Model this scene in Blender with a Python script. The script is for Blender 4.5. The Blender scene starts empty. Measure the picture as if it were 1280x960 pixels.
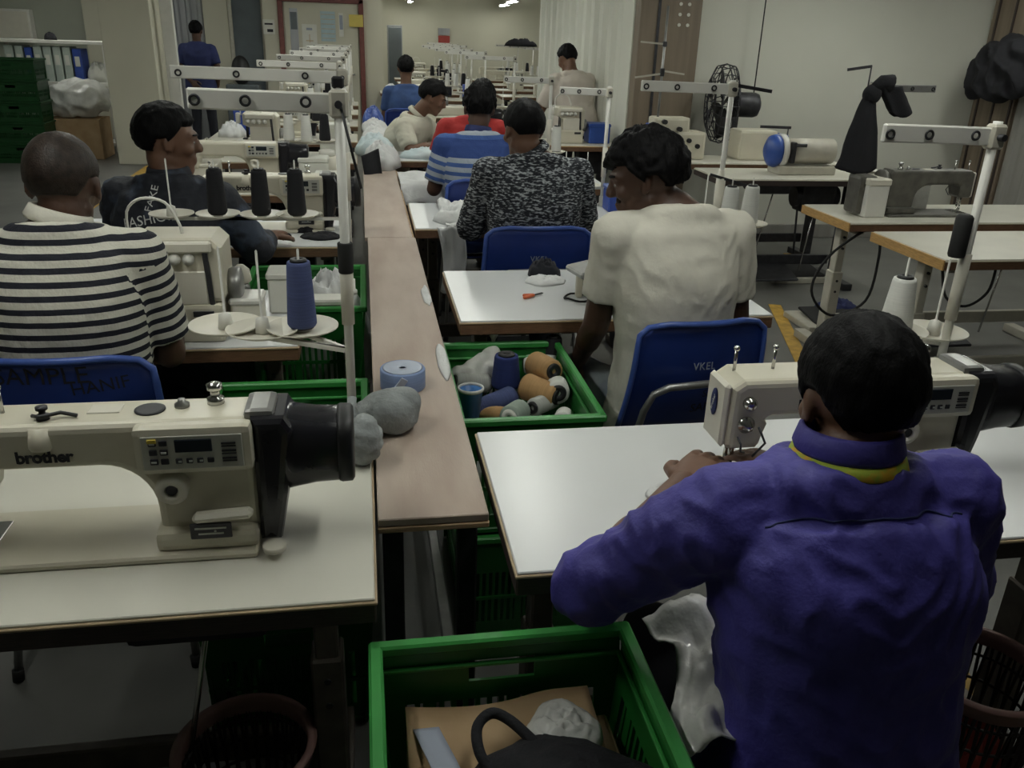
import bpy, bmesh, math, random
from mathutils import Vector, Matrix, Euler, noise
from mathutils.bvhtree import BVHTree

# ------------------------------------------------------------------ camera
SC = bpy.context.scene
COL = SC.collection
FPX, CAMH = 1050.0, 1.60
VP, ROLL = (450.0, 38.0), 2.0

def _axes():
    y = Vector((VP[0] - 640, VP[1] - 480, FPX)).normalized()
    s = math.tan(math.radians(ROLL))
    h = Vector((VP[0] + 1000 - 640, VP[1] + 1000 * s - 480, FPX))
    up = h.cross(y).normalized()
    if up.y > 0:
        up = -up
    x = y.cross(up)
    return x, y, up
AX, AY, AZ = _axes()          # world axes seen in camera coordinates (x right, y down, z forward)

def ray(px, py):
    d = Vector((px - 640, py - 480, FPX)).normalized()
    return Vector((AX.dot(d), AY.dot(d), AZ.dot(d)))
def G(px, py, z):             # point of a pixel's ray on the level z
    d = ray(px, py)
    return Vector((0, 0, CAMH)) + d * ((z - CAMH) / d.z)
def A(px, py, Y):             # point of a pixel's ray at the row distance Y
    d = ray(px, py)
    return Vector((0, 0, CAMH)) + d * (Y / d.y)

cam_d = bpy.data.cameras.new('camera')
cam = bpy.data.objects.new('camera', cam_d)
COL.objects.link(cam)
right = Vector((AX.x, AY.x, AZ.x)); down = Vector((AX.y, AY.y, AZ.y)); fwd = Vector((AX.z, AY.z, AZ.z))
cam.matrix_world = Matrix(((right.x, -down.x, -fwd.x, 0), (right.y, -down.y, -fwd.y, 0), (right.z, -down.z, -fwd.z, CAMH), (0, 0, 0, 1)))
cam_d.sensor_fit = 'HORIZONTAL'
cam_d.sensor_width = 36.0
cam_d.lens = 36.0 * FPX / 1280.0
cam_d.clip_start = 0.02
SC.camera = cam

# ------------------------------------------------------------------ world and exposure
w = bpy.data.worlds.new('world'); SC.world = w
w.use_nodes = True
w.node_tree.nodes['Background'].inputs[0].default_value = (0.75, 0.85, 1.0, 1)
w.node_tree.nodes['Background'].inputs[1].default_value = 0.02
SC.view_settings.view_transform = 'Standard'
SC.view_settings.look = 'None'
SC.view_settings.exposure = -0.1
SC.view_settings.gamma = 1.0
SC.view_settings.use_curve_mapping = False
SC.cycles.use_denoising = True
SC.cycles.max_bounces = 6
LAMP_W = 3.5
TUBE_L = 24.0

random.seed(7)
R = math.radians

# ------------------------------------------------------------------ materials
MATS = {}
def srgb(r, g, b):
    def c(v):
        v /= 255.0
        return v / 12.92 if v <= 0.04045 else ((v + 0.055) / 1.055) ** 2.4
    return (c(r), c(g), c(b))

def mat(name, col, rough=0.5, metal=0.0, var=0.06, scale=12.0, bump=0.0, bscale=60.0, spec=0.5, stretch=(1, 1, 1), col2=None, trans=0.0, alpha=1.0, emit=None, contrast=None, coat=0.0):
    if name in MATS:
        return MATS[name]
    m = bpy.data.materials.new(name)
    m.use_nodes = True
    nt = m.node_tree
    b = nt.nodes['Principled BSDF']
    b.inputs['Roughness'].default_value = rough
    b.inputs['Metallic'].default_value = metal
    b.inputs['Specular IOR Level'].default_value = spec
    if coat:
        b.inputs['Coat Weight'].default_value = coat
        b.inputs['Coat Roughness'].default_value = 0.15
    tc = nt.nodes.new('ShaderNodeTexCoord')
    mp = nt.nodes.new('ShaderNodeMapping')
    mp.inputs['Scale'].default_value = stretch
    nt.links.new(tc.outputs['Object'], mp.inputs['Vector'])
    nz = nt.nodes.new('ShaderNodeTexNoise')
    nz.inputs['Scale'].default_value = scale
    nz.inputs['Detail'].default_value = 4
    nt.links.new(mp.outputs['Vector'], nz.inputs['Vector'])
    ramp = nt.nodes.new('ShaderNodeValToRGB')
    lo, hi = contrast if contrast else (0.3, 0.7)
    ramp.color_ramp.elements[0].position = lo
    ramp.color_ramp.elements[1].position = hi
    c2 = col2 if col2 else tuple(min(1, c * (1 + var)) for c in col)
    c1 = col if col2 else tuple(c * (1 - var) for c in col)
    ramp.color_ramp.elements[0].color = (*c1, 1)
    ramp.color_ramp.elements[1].color = (*c2, 1)
    nt.links.new(nz.outputs['Fac'], ramp.inputs['Fac'])
    nt.links.new(ramp.outputs['Color'], b.inputs['Base Color'])
    if bump:
        n2 = nt.nodes.new('ShaderNodeTexNoise')
        n2.inputs['Scale'].default_value = bscale
        n2.inputs['Detail'].default_value = 3
        nt.links.new(mp.outputs['Vector'], n2.inputs['Vector'])
        bp = nt.nodes.new('ShaderNodeBump')
        bp.inputs['Strength'].default_value = bump
        bp.inputs['Distance'].default_value = 0.01
        nt.links.new(n2.outputs['Fac'], bp.inputs['Height'])
        nt.links.new(bp.outputs['Normal'], b.inputs['Normal'])
    if trans:
        b.inputs['Transmission Weight'].default_value = trans
    if alpha < 1:
        b.inputs['Alpha'].default_value = alpha
    if emit:
        b.inputs['Emission Color'].default_value = (*emit[0], 1)
        b.inputs['Emission Strength'].default_value = emit[1]
    MATS[name] = m
    return m

M = {}
def defmat(key, *a, **k):
    M[key] = mat(key, *a, **k)
defmat('laminate', (0.68, 0.69, 0.69), 0.28, var=0.03, scale=3, spec=0.5)
defmat('laminate_warm', (0.66, 0.645, 0.565), 0.30, var=0.04, scale=3)
defmat('laminate_old', (0.60, 0.58, 0.50), 0.34, var=0.06, scale=5)
defmat('edge_brown', (0.16, 0.085, 0.045), 0.5, var=0.35, scale=30, stretch=(1, 1, 14), bump=0.2)
defmat('edge_dark', (0.045, 0.032, 0.028), 0.55, var=0.3, scale=30, stretch=(1, 1, 14))
defmat('edge_oak', (0.50, 0.30, 0.11), 0.5, var=0.25, scale=30, stretch=(6, 1, 14))
defmat('edge_trim', (0.50, 0.38, 0.24), 0.45, var=0.15)
defmat('plank', (0.36, 0.275, 0.22), 0.55, col2=(0.47, 0.395, 0.33), scale=3.5, stretch=(3, 0.7, 3), bump=0.05, bscale=90)
defmat('ply_edge', (0.45, 0.31, 0.18), 0.7, var=0.3, scale=25, stretch=(1, 1, 16), bump=0.3)
defmat('cream', (0.60, 0.565, 0.455), 0.35, var=0.03)
defmat('cream_light', (0.66, 0.63, 0.54), 0.4, var=0.03)
defmat('cream_metal', (0.50, 0.475, 0.40), 0.42, var=0.08, scale=20)
defmat('white_enamel', (0.68, 0.67, 0.62), 0.35, var=0.04)
defmat('grey_steel', (0.30, 0.30, 0.29), 0.38, metal=0.7, var=0.15, scale=20)
defmat('dark_steel', (0.045, 0.045, 0.05), 0.45, metal=0.4, var=0.3, scale=20)
defmat('leg_brown', (0.13, 0.11, 0.09), 0.5, metal=0.3, var=0.25, scale=18)
defmat('chrome', (0.62, 0.62, 0.60), 0.2, metal=1.0, var=0.05)
defmat('black_gloss', (0.014, 0.014, 0.018), 0.22, var=0.1, spec=0.5)
defmat('black_plastic', (0.012, 0.012, 0.013), 0.5, var=0.2)
defmat('black_rubber', (0.010, 0.010, 0.010), 0.8, var=0.2)
defmat('panel_grey', (0.48, 0.48, 0.43), 0.45, var=0.02)
defmat('screen', (0.016, 0.022, 0.03), 0.15, var=0.1)
defmat('button', (0.50, 0.52, 0.48), 0.5, var=0.05)
defmat('button_yellow', (0.62, 0.47, 0.05), 0.5, var=0.05)
defmat('ink', (0.012, 0.012, 0.018), 0.6, var=0.1)
defmat('white_print', (0.62, 0.62, 0.6), 0.6, var=0.05)
defmat('print_grey', (0.30, 0.33, 0.40), 0.6, var=0.05)
defmat('chair_blue', (0.012, 0.035, 0.20), 0.38, var=0.18, scale=6)
defmat('chair_rim', (0.05, 0.10, 0.36), 0.35, var=0.15)
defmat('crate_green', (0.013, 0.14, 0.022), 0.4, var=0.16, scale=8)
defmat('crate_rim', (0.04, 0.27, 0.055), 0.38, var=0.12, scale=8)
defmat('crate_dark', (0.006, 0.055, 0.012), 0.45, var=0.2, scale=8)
defmat('cardboard', (0.30, 0.19, 0.095), 0.85, col2=(0.40, 0.28, 0.16), scale=7, bump=0.1)
defmat('black_cloth', (0.008, 0.008, 0.011), 0.9, var=0.25, bump=0.25, bscale=180)
defmat('white_cloth', (0.66, 0.665, 0.66), 0.85, var=0.05, bump=0.3, bscale=45)
defmat('blue_cloth', (0.45, 0.56, 0.60), 0.85, col2=(0.63, 0.68, 0.68), scale=6, bump=0.3, bscale=45)
defmat('grey_cloth', (0.27, 0.29, 0.29), 0.85, var=0.15, scale=20, bump=0.4, bscale=80)
defmat('clear_plastic', (0.60, 0.60, 0.57), 0.22, col2=(0.78, 0.78, 0.75), scale=14, bump=0.5, bscale=26, trans=0.10)
defmat('thread_white', (0.70, 0.70, 0.66), 0.75, var=0.05, stretch=(1, 1, 40), bump=0.3, bscale=60)
defmat('thread_black', (0.008, 0.008, 0.011), 0.8, var=0.2, stretch=(1, 1, 40), bump=0.4, bscale=60)
defmat('thread_blue', (0.055, 0.075, 0.19), 0.8, var=0.15, stretch=(1, 1, 40), bump=0.4, bscale=60)
defmat('thread_navy', (0.012, 0.025, 0.13), 0.8, var=0.15, stretch=(1, 1, 40), bump=0.4, bscale=60)
defmat('thread_tan', (0.44, 0.26, 0.11), 0.8, var=0.12, stretch=(1, 1, 40), bump=0.3, bscale=60)
defmat('thread_sage', (0.30, 0.36, 0.31), 0.8, var=0.12, stretch=(1, 1, 40), bump=0.3, bscale=60)
defmat('thread_grey', (0.42, 0.43, 0.40), 0.8, var=0.12, stretch=(1, 1, 40), bump=0.3, bscale=60)
defmat('tape_blue', (0.24, 0.33, 0.56), 0.5, var=0.1, stretch=(1, 1, 40))
defmat('tape_side', (0.40, 0.45, 0.55), 0.4, var=0.1, scale=20)
defmat('cup_blue', (0.05, 0.18, 0.45), 0.35, var=0.1)
defmat('pink_plastic', (0.27, 0.15, 0.135), 0.5, var=0.12)
defmat('dark_basket', (0.022, 0.016, 0.016), 0.5, var=0.2)
defmat('red_plastic', (0.35, 0.03, 0.02), 0.45, var=0.1)
defmat('orange_plastic', (0.60, 0.13, 0.04), 0.45, var=0.1)
defmat('wall_white', (0.64, 0.64, 0.56), 0.75, var=0.035, scale=1.2, bump=0.03, bscale=30)
defmat('wall_cream', (0.58, 0.56, 0.45), 0.75, var=0.05, scale=1.0)
defmat('wall_green', (0.40, 0.42, 0.35), 0.75, var=0.05, scale=1.0)
defmat('wall_brown', (0.155, 0.12, 0.085), 0.6, col2=(0.22, 0.175, 0.125), scale=3, stretch=(6, 6, 0.4))
defmat('wall_grey', (0.25, 0.24, 0.22), 0.6, var=0.12, scale=3, stretch=(6, 6, 0.4))
defmat('ceiling_mat', (0.55, 0.55, 0.52), 0.9, var=0.04)
defmat('floor_mat', (0.115, 0.115, 0.108), 0.42, col2=(0.18, 0.178, 0.165), scale=2.2, bump=0.04, bscale=20)
defmat('yellow_paint', (0.50, 0.30, 0.045), 0.6, var=0.25, scale=18)
defmat('metal_sheet', (0.36, 0.37, 0.385), 0.4, metal=0.5, var=0.12, scale=3, stretch=(4, 4, 0.3))
defmat('glass_grey', (0.13, 0.15, 0.16), 0.2, var=0.15, scale=3)
defmat('door_red', (0.17, 0.05, 0.042), 0.5, var=0.15, scale=20)
defmat('paper', (0.66, 0.66, 0.60), 0.8, var=0.03)
defmat('paper_blue', (0.40, 0.52, 0.56), 0.8, var=0.05)
defmat('paper_yellow', (0.60, 0.48, 0.12), 0.8, var=0.05)
defmat('sign_red', (0.34, 0.05, 0.04), 0.6, var=0.1)
defmat('binder_pale', (0.42, 0.48, 0.44), 0.6, var=0.06)
defmat('binder_blue', (0.03, 0.07, 0.33), 0.5, var=0.1)
defmat('paint_blue', (0.03, 0.08, 0.33), 0.35, var=0.1)
defmat('old_machine', (0.12, 0.115, 0.10), 0.4, var=0.3, scale=18, metal=0.2)
defmat('skin', (0.15, 0.075, 0.045), 0.5, var=0.12, scale=14, bump=0.06, bscale=120)
defmat('skin_dark', (0.075, 0.036, 0.022), 0.5, var=0.12, scale=14, bump=0.06, bscale=120)
defmat('eye_white', (0.22, 0.20, 0.18), 0.45, var=0.02)
defmat('hair', (0.0032, 0.0030, 0.0034), 0.62, var=0.4, scale=60, stretch=(1, 1, 0.3), bump=0.2, bscale=260, spec=0.12)
defmat('hair_thin', (0.022, 0.014, 0.010), 0.55, var=0.5, scale=60, bump=0.2, bscale=260, spec=0.3)
defmat('purple_shirt', (0.060, 0.051, 0.30), 0.62, var=0.15, scale=5, bump=0.15, bscale=140)
defmat('collar_yellow', (0.72, 0.44, 0.04), 0.7, col2=(0.45, 0.55, 0.06), scale=30, contrast=(0.45, 0.55))
defmat('white_shirt', (0.66, 0.635, 0.55), 0.85, var=0.05, scale=5, bump=0.2, bscale=60)
defmat('beige_shirt', (0.52, 0.50, 0.41), 0.85, var=0.08, scale=6, bump=0.3, bscale=50)
defmat('red_shirt', (0.45, 0.030, 0.028), 0.8, var=0.12, bump=0.3, bscale=50)
defmat('navy_shirt', (0.018, 0.026, 0.10), 0.85, var=0.12, bump=0.3, bscale=50)
defmat('jacket', (0.012, 0.014, 0.022), 0.75, col2=(0.05, 0.065, 0.10), scale=9, contrast=(0.5, 0.62), bump=0.3, bscale=50)
defmat('blue_far_shirt', (0.035, 0.075, 0.20), 0.85, var=0.15)
defmat('pink_shirt', (0.60, 0.54, 0.48), 0.85, var=0.05, bump=0.2)
defmat('denim', (0.20, 0.24, 0.29), 0.85, col2=(0.42, 0.46, 0.47), scale=9, bump=0.2)
defmat('dark_trouser', (0.012, 0.013, 0.02), 0.85, var=0.2)
defmat('shoe_mat', (0.014, 0.013, 0.013), 0.5, var=0.2)
defmat('speckle', (0.008, 0.010, 0.016), 0.85, col2=(0.36, 0.38, 0.40), scale=120, stretch=(0.45, 0.45, 1.3), contrast=(0.50, 0.62), bump=0.2)
defmat('tube_glow', (0.9, 0.9, 0.9), 0.4, emit=((0.95, 1.0, 0.93), TUBE_L))

def stripe_mat(name, stops, period, rough=0.85):
    """stripes that follow the cloth: stored on the mesh as the attribute 'run' (metres along the garment)"""
    m = bpy.data.materials.new(name); m.use_nodes = True
    nt = m.node_tree; b = nt.nodes['Principled BSDF']
    b.inputs['Roughness'].default_value = rough
    at = nt.nodes.new('ShaderNodeAttribute'); at.attribute_name = 'run'
    dv = nt.nodes.new('ShaderNodeMath'); dv.operation = 'DIVIDE'; dv.inputs[1].default_value = period
    fr = nt.nodes.new('ShaderNodeMath'); fr.operation = 'FRACT'
    rp = nt.nodes.new('ShaderNodeValToRGB'); rp.color_ramp.interpolation = 'CONSTANT'
    el = rp.color_ramp.elements
    while len(el) < len(stops):
        el.new(0.5)
    for e, (p, c) in zip(el, stops):
        e.position = p; e.color = (*c, 1)
    nt.links.new(at.outputs['Fac'], dv.inputs[0]); nt.links.new(dv.outputs[0], fr.inputs[0])
    nt.links.new(fr.outputs[0], rp.inputs['Fac']); nt.links.new(rp.outputs['Color'], b.inputs['Base Color'])
    nz = nt.nodes.new('ShaderNodeTexNoise'); nz.inputs['Scale'].default_value = 60
    bp = nt.nodes.new('ShaderNodeBump'); bp.inputs['Strength'].default_value = 0.25; bp.inputs['Distance'].default_value = 0.01
    nt.links.new(nz.outputs['Fac'], bp.inputs['Height']); nt.links.new(bp.outputs['Normal'], b.inputs['Normal'])
    M[name] = m
stripe_mat('stripe_bw', [(0, (0.010, 0.011, 0.02)), (0.46, (0.62, 0.60, 0.52))], 0.0295)
_st = [(0.0, (0.020, 0.050, 0.19))]
_f, _k = 0.16, 0
while _f < 0.97:
    _st.append((round(_f, 3), (0.34, 0.38, 0.44) if _k % 2 == 1 else (0.045, 0.10, 0.29)))
    _f += 0.048 if _k % 2 else 0.042; _k += 1
_st.append((0.975, (0.020, 0.050, 0.19)))
stripe_mat('stripe_blue', _st, 0.5)

# ------------------------------------------------------------------ object helpers
def tag(o, label=None, cat=None, group=None, kind=None):
    if label: o['label'] = label
    if cat: o['category'] = cat
    if group: o['group'] = group
    if kind: o['kind'] = kind
    return o
def link(name, data, parent=None):
    o = bpy.data.objects.new(name, data)
    COL.objects.link(o)
    if parent is not None:
        o.parent = parent
    return o
def thing(name, label, cat, loc=(0, 0, 0), rz=0.0, group=None):
    o = link(name, None)
    o.empty_display_size = 0.05
    o.location = loc; o.rotation_euler = (0, 0, rz)
    return tag(o, label, cat, group)
def copy_tree(o, parent=None):
    c = o.copy(); COL.objects.link(c); c.parent = parent
    for ch in list(o.children):
        copy_tree(ch, c)
    return c
def dup(o, loc, rz=0.0, label=None, group=None, scale=None):
    c = copy_tree(o)
    c.location = loc; c.rotation_euler = (0, 0, rz)
    if scale: c.scale = scale
    if label: c['label'] = label
    if group: c['group'] = group
    return c

class MB:
    """collects shapes; build() links them as one mesh object"""
    def __init__(s):
        s.v = []; s.f = []; s.sm = []
    def add(s, vs, fs, smooth=False):
        n = len(s.v)
        s.v.extend([Vector(p) for p in vs])
        s.f.extend([tuple(i + n for i in f) for f in fs])
        s.sm.extend([smooth] * len(fs))
        return s
    def box(s, c, d, ch=0.0, rot=None):
        cx, cy, cz = c; hx, hy, hz = d[0] / 2, d[1] / 2, d[2] / 2
        ch = min(ch, hx * .9, hy * .9, hz * .9)
        if ch <= 0:
            vs = [Vector((sx * hx, sy * hy, sz * hz)) for sx in (-1, 1) for sy in (-1, 1) for sz in (-1, 1)]
            fs = [(0, 1, 3, 2), (4, 6, 7, 5), (0, 4, 5, 1), (2, 3, 7, 6), (0, 2, 6, 4), (1, 5, 7, 3)]
        else:
            bm = bmesh.new(); bmesh.ops.create_cube(bm, size=1)
            for v in bm.verts:
                v.co = Vector((v.co.x * d[0], v.co.y * d[1], v.co.z * d[2]))
            bmesh.ops.bevel(bm, geom=list(bm.edges), offset=ch, segments=2 if ch > 0.006 else 1, profile=0.6, affect='EDGES')
            bm.verts.index_update()
            vs = [v.co.copy() for v in bm.verts]; fs = [tuple(v.index for v in f.verts) for f in bm.faces]
            bm.free()
        m = rot.to_matrix() if isinstance(rot, Euler) else rot
        vs = [(m @ v if m else v) + Vector(c) for v in vs]
        return s.add(vs, fs)
    def bar(s, p0, p1, wd, th, ch=0.0, up=Vector((0, 0, 1))):
        p0, p1 = Vector(p0), Vector(p1); d = p1 - p0
        z = d.normalized(); x = up.cross(z)
        if x.length < 1e-4: x = Vector((1, 0, 0))
        x.normalize(); y = z.cross(x)
        m = Matrix((x, y, z)).transposed()
        return s.box((p0 + p1) / 2, (wd, th, d.length), ch, m)
    def cyl(s, p0, p1, r0, r1=None, n=14, cap=True):
        r1 = r0 if r1 is None else r1
        p0, p1 = Vector(p0), Vector(p1); z = (p1 - p0).normalized()
        x = z.orthogonal().normalized(); y = z.cross(x)
        vs = []
        for p, r in ((p0, r0), (p1, r1)):
            for i in range(n):
                a = 2 * math.pi * i / n
                vs.append(p + x * (r * math.cos(a)) + y * (r * math.sin(a)))
        s.add(vs, [(i, (i + 1) % n, n + (i + 1) % n, n + i) for i in range(n)], True)
        if cap:
            k = len(s.v) - 2 * n
            s.f.append(tuple(k + i for i in reversed(range(n)))); s.f.append(tuple(k + n + i for i in range(n)))
            s.sm += [False, False]
        return s
    def lathe(s, prof, o=(0, 0, 0), axis=(0, 0, 1), n=20, smooth=True, ring=False):
        if ring: prof = list(prof) + [prof[0]]
        o = Vector(o); z = Vector(axis).normalized(); x = z.orthogonal().normalized(); y = z.cross(x)
        vs = []
        for r, h in prof:
            for i in range(n):
                a = 2 * math.pi * i / n
                vs.append(o + z * h + x * (r * math.cos(a)) + y * (r * math.sin(a)))
        fs = []
        for k in range(len(prof) - 1):
            for i in range(n):
                j = (i + 1) % n
                fs.append((k * n + i, k * n + j, (k + 1) * n + j, (k + 1) * n + i))
        s.add(vs, fs, smooth)
        k = len(s.v) - len(vs)
        if ring: return s
        if prof[0][0] > 1e-5: s.f.append(tuple(k + i for i in reversed(range(n)))); s.sm.append(False)
        e = k + (len(prof) - 1) * n
        if prof[-1][0] > 1e-5: s.f.append(tuple(e + i for i in range(n))); s.sm.append(False)
        return s
    def tube(s, pts, r, n=8, close=False):
        pts = [Vector(p) for p in pts]; vs = []; N = len(pts); px = None
        rs = r if isinstance(r, (list, tuple)) else [r] * N
        for i, p in enumerate(pts):
            if close: t = pts[(i + 1) % N] - pts[i - 1]
            else: t = pts[min(i + 1, N - 1)] - pts[max(i - 1, 0)]
            t.normalize()
            x = (px - t * px.dot(t)) if px is not None else t.orthogonal()
            if x.length < 1e-5: x = t.orthogonal()
            x.normalize(); px = x; y = t.cross(x)
            for k in range(n):
                a = 2 * math.pi * k / n
                vs.append(p + x * (rs[i] * math.cos(a)) + y * (rs[i] * math.sin(a)))
        fs = []
        for i in range(N if close else N - 1):
            j = (i + 1) % N
            for k in range(n):
                l = (k + 1) % n
                fs.append((i * n + k, i * n + l, j * n + l, j * n + k))
        if not close:
            fs.append(tuple(reversed(range(n)))); fs.append(tuple((N - 1) * n + k for k in range(n)))
        return s.add(vs, fs, True)
    def loft(s, rings, smooth=True, cap=True):
        n = len(rings[0]); vs = [p for r in rings for p in r]; fs = []
        for i in range(len(rings) - 1):
            for k in range(n):
                l = (k + 1) % n
                fs.append((i * n + k, i * n + l, (i + 1) * n + l, (i + 1) * n + k))
        if cap:
            fs.append(tuple(reversed(range(n)))); fs.append(tuple((len(rings) - 1) * n + k for k in range(n)))
        return s.add(vs, fs, smooth)
    def ball(s, c, r, rot=None, n=14, m=9):
        r = (r, r, r) if isinstance(r, (int, float)) else r
        vs = []; c = Vector(c)
        for j in range(m + 1):
            t = math.pi * j / m
            for i in range(n):
                a = 2 * math.pi * i / n
                p = Vector((r[0] * math.sin(t) * math.cos(a), r[1] * math.sin(t) * math.sin(a), r[2] * math.cos(t)))
                vs.append(c + (rot @ p if rot else p))
        fs = [(j * n + i, (j + 1) * n + i, (j + 1) * n + (i + 1) % n, j * n + (i + 1) % n) for j in range(m) for i in range(n)]
        return s.add(vs, fs, True)
    def cap(s, p0, p1, r0, r1, n=14, flat1=False, flat0=False):
        """tapered limb with round ends"""
        p0, p1 = Vector(p0), Vector(p1); L = (p1 - p0).length; pr = []
        if flat0: pr.append((r0, 0))
        else:
            for k in range(5):
                a = -math.pi / 2 + k * math.pi / 8
                pr.append((max(r0 * math.cos(a), 1e-6), r0 * math.sin(a)))
            pr.append((r0, 0))
        if flat1: pr.append((r1, L))
        else:
            for k in range(5):
                a = k * math.pi / 8
                pr.append((r1 * math.cos(a), L + r1 * math.sin(a)))
            pr.append((1e-6, L + r1))
        return s.lathe(pr, p0, p1 - p0, n)
    def prism(s, poly, y0, y1, bev=0.0, seg=2, plane='XZ'):
        """polygon given in XZ (or XY/YZ) pushed along the third axis"""
        bm = bmesh.new()
        def P(a, b, c):
            return {'XZ': (a, c, b), 'XY': (a, b, c), 'YZ': (c, a, b)}[plane]
        v0 = [bm.verts.new(P(a, b, y0)) for a, b in poly]; v1 = [bm.verts.new(P(a, b, y1)) for a, b in poly]
        n = len(poly)
        bm.faces.new(v0); bm.faces.new(list(reversed(v1)))
        for i in range(n):
            bm.faces.new((v0[i], v1[i], v1[(i + 1) % n], v0[(i + 1) % n]))
        bmesh.ops.recalc_face_normals(bm, faces=list(bm.faces))
        if bev:
            ed = [e for e in bm.edges if abs((e.verts[0].co - e.verts[1].co).dot(Vector(P(0, 0, 1)))) < 1e-6]
            bmesh.ops.bevel(bm, geom=ed, offset=bev, segments=seg, profile=0.5, affect='EDGES')
        bm.verts.index_update()
        s.add([v.co.copy() for v in bm.verts], [tuple(v.index for v in f.verts) for f in bm.faces])
        bm.free()
        return s
    def mesh(s, name, fix=True):
        me = bpy.data.meshes.new(name)
        me.from_pydata([tuple(v) for v in s.v], [], s.f)
        if fix:
            bm = bmesh.new(); bm.from_mesh(me)
            bmesh.ops.recalc_face_normals(bm, faces=list(bm.faces)); bm.to_mesh(me); bm.free()
        if len(me.polygons) == len(s.sm):
            me.polygons.foreach_set('use_smooth', s.sm)
        me.update()
        return me
    def build(s, name, m, parent=None, smooth=None):
        me = s.mesh(name)
        me.materials.append(m if not isinstance(m, str) else M[m])
        if smooth is True:
            me.polygons.foreach_set('use_smooth', [True] * len(me.polygons))
        return link(name, me, parent)

def smooth_path(pts, k=6):
    pts = [Vector(p) for p in pts]; out = []
    for i in range(len(pts) - 1):
        p0, p1, p2, p3 = pts[max(i - 1, 0)], pts[i], pts[i + 1], pts[min(i + 2, len(pts) - 1)]
        for j in range(k):
            f = j / k
            out.append(0.5 * ((2 * p1) + (p2 - p0) * f + (2 * p0 - 5 * p1 + 4 * p2 - p3) * f * f + (3 * p1 - p0 - 3 * p2 + p3) * f ** 3))
    return out + [pts[-1]]

def superring(c, x, y, rx, ry, n=24, e=2.0):
    out = []
    for i in range(n):
        a = 2 * math.pi * i / n
        ca, sa = math.cos(a), math.sin(a)
        out.append(c + x * (rx * math.copysign(abs(ca) ** (2 / e), ca)) + y * (ry * math.copysign(abs(sa) ** (2 / e), sa)))
    return out

def remesh(mb, voxel, smooth=4):
    me = mb.mesh('tmp')
    o = bpy.data.objects.new('tmp', me); COL.objects.link(o)
    md = o.modifiers.new('r', 'REMESH'); md.mode = 'VOXEL'; md.voxel_size = voxel; md.use_smooth_shade = True
    if smooth:
        ms = o.modifiers.new('s', 'SMOOTH'); ms.factor = 0.5; ms.iterations = smooth
    dg = bpy.context.evaluated_depsgraph_get()
    out = bpy.data.meshes.new_from_object(o.evaluated_get(dg))
    bpy.data.objects.remove(o); bpy.data.meshes.remove(me)
    out.polygons.foreach_set('use_smooth', [True] * len(out.polygons))
    return out

def text(name, body, size, m, parent, loc, rot=(math.pi / 2, 0, 0), ext=0.0006, align='CENTER', bold=0.0, shear=0.0, spacing=1.0):
    c = bpy.data.curves.new(name, 'FONT')
    c.body = body; c.size = size; c.extrude = ext; c.align_x = align; c.align_y = 'CENTER'
    c.offset = bold; c.shear = shear; c.space_character = spacing; c.resolution_u = 3
    o = bpy.data.objects.new('tmp', c); COL.objects.link(o)
    dg = bpy.context.evaluated_depsgraph_get()
    me = bpy.data.meshes.new_from_object(o.evaluated_get(dg))
    bpy.data.objects.remove(o)
    me.materials.clear(); me.materials.append(M[m])
    o = link(name, me, parent)
    o.location = loc; o.rotation_euler = rot
    return o

def text_on(name, body, size, m, parent, target, origin, u, v, lift=0.002, **k):
    """lettering laid onto a curved surface (target mesh in the same frame as parent)"""
    o = text(name, body, size, m, parent, (0, 0, 0), (0, 0, 0), ext=0.0, **k)
    me = o.data
    u = Vector(u).normalized(); v = Vector(v); v = (v - u * v.dot(u)).normalized(); nn = u.cross(v)
    bm = bmesh.new(); bm.from_mesh(me)
    bmesh.ops.triangulate(bm, faces=list(bm.faces))
    bmesh.ops.subdivide_edges(bm, edges=[e for e in bm.edges if e.calc_length() > size * 0.12], cuts=1)
    bmesh.ops.triangulate(bm, faces=list(bm.faces))
    tm = bmesh.new(); tm.from_mesh(target); bvh = BVHTree.FromBMesh(tm)
    for vt in bm.verts:
        p = Vector(origin) + u * vt.co.x + v * vt.co.y
        h = bvh.ray_cast(p + nn * 0.25, -nn, 0.6)
        vt.co = (h[0] + nn * lift) if h[0] else p
    bm.to_mesh(me); bm.free(); tm.free()
    return o

# ================================================================== the room
def struct(name, mb, m, parent=None):
    o = mb.build(name, m, parent)
    if parent is None:
        o['kind'] = 'structure'
    return o
CEIL = 3.2
struct('floor', MB().box((-0.25, 10.0, -0.05), (13.5, 26, 0.1)), 'floor_mat')
struct('ceiling', MB().box((-0.25, 10.0, CEIL + 0.05), (13.5, 26, 0.1)), 'ceiling_mat')
struct('wall_front', MB().box((-0.25, -2.55, CEIL / 2), (13.5, 0.1, CEIL)), 'wall_green')
struct('wall_left', MB().box((-6.55, 10.0, CEIL / 2), (0.1, 26, CEIL)), 'wall_green')
struct('wall_back', MB().box((2.5, 22.05, CEIL / 2), (8.0, 0.1, CEIL)), 'wall_cream')
struct('wall_right', MB().box((5.35, 2.2, CEIL / 2), (0.1, 9.6, CEIL)), 'wall_brown')
XS = 2.14
struct('wall_right_back', MB().box(((XS + 5.3) / 2, 7.06, CEIL / 2), (5.3 - XS, 0.12, CEIL)), 'wall_white')
struct('wall_right_side', MB().box((XS + 0.06, 8.9, CEIL / 2), (0.12, 3.56, CEIL)), 'wall_white')
struct('wall_right_far', MB().box((6.0, 16.0, CEIL / 2), (0.1, 12.0, CEIL)), 'wall_cream')
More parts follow.
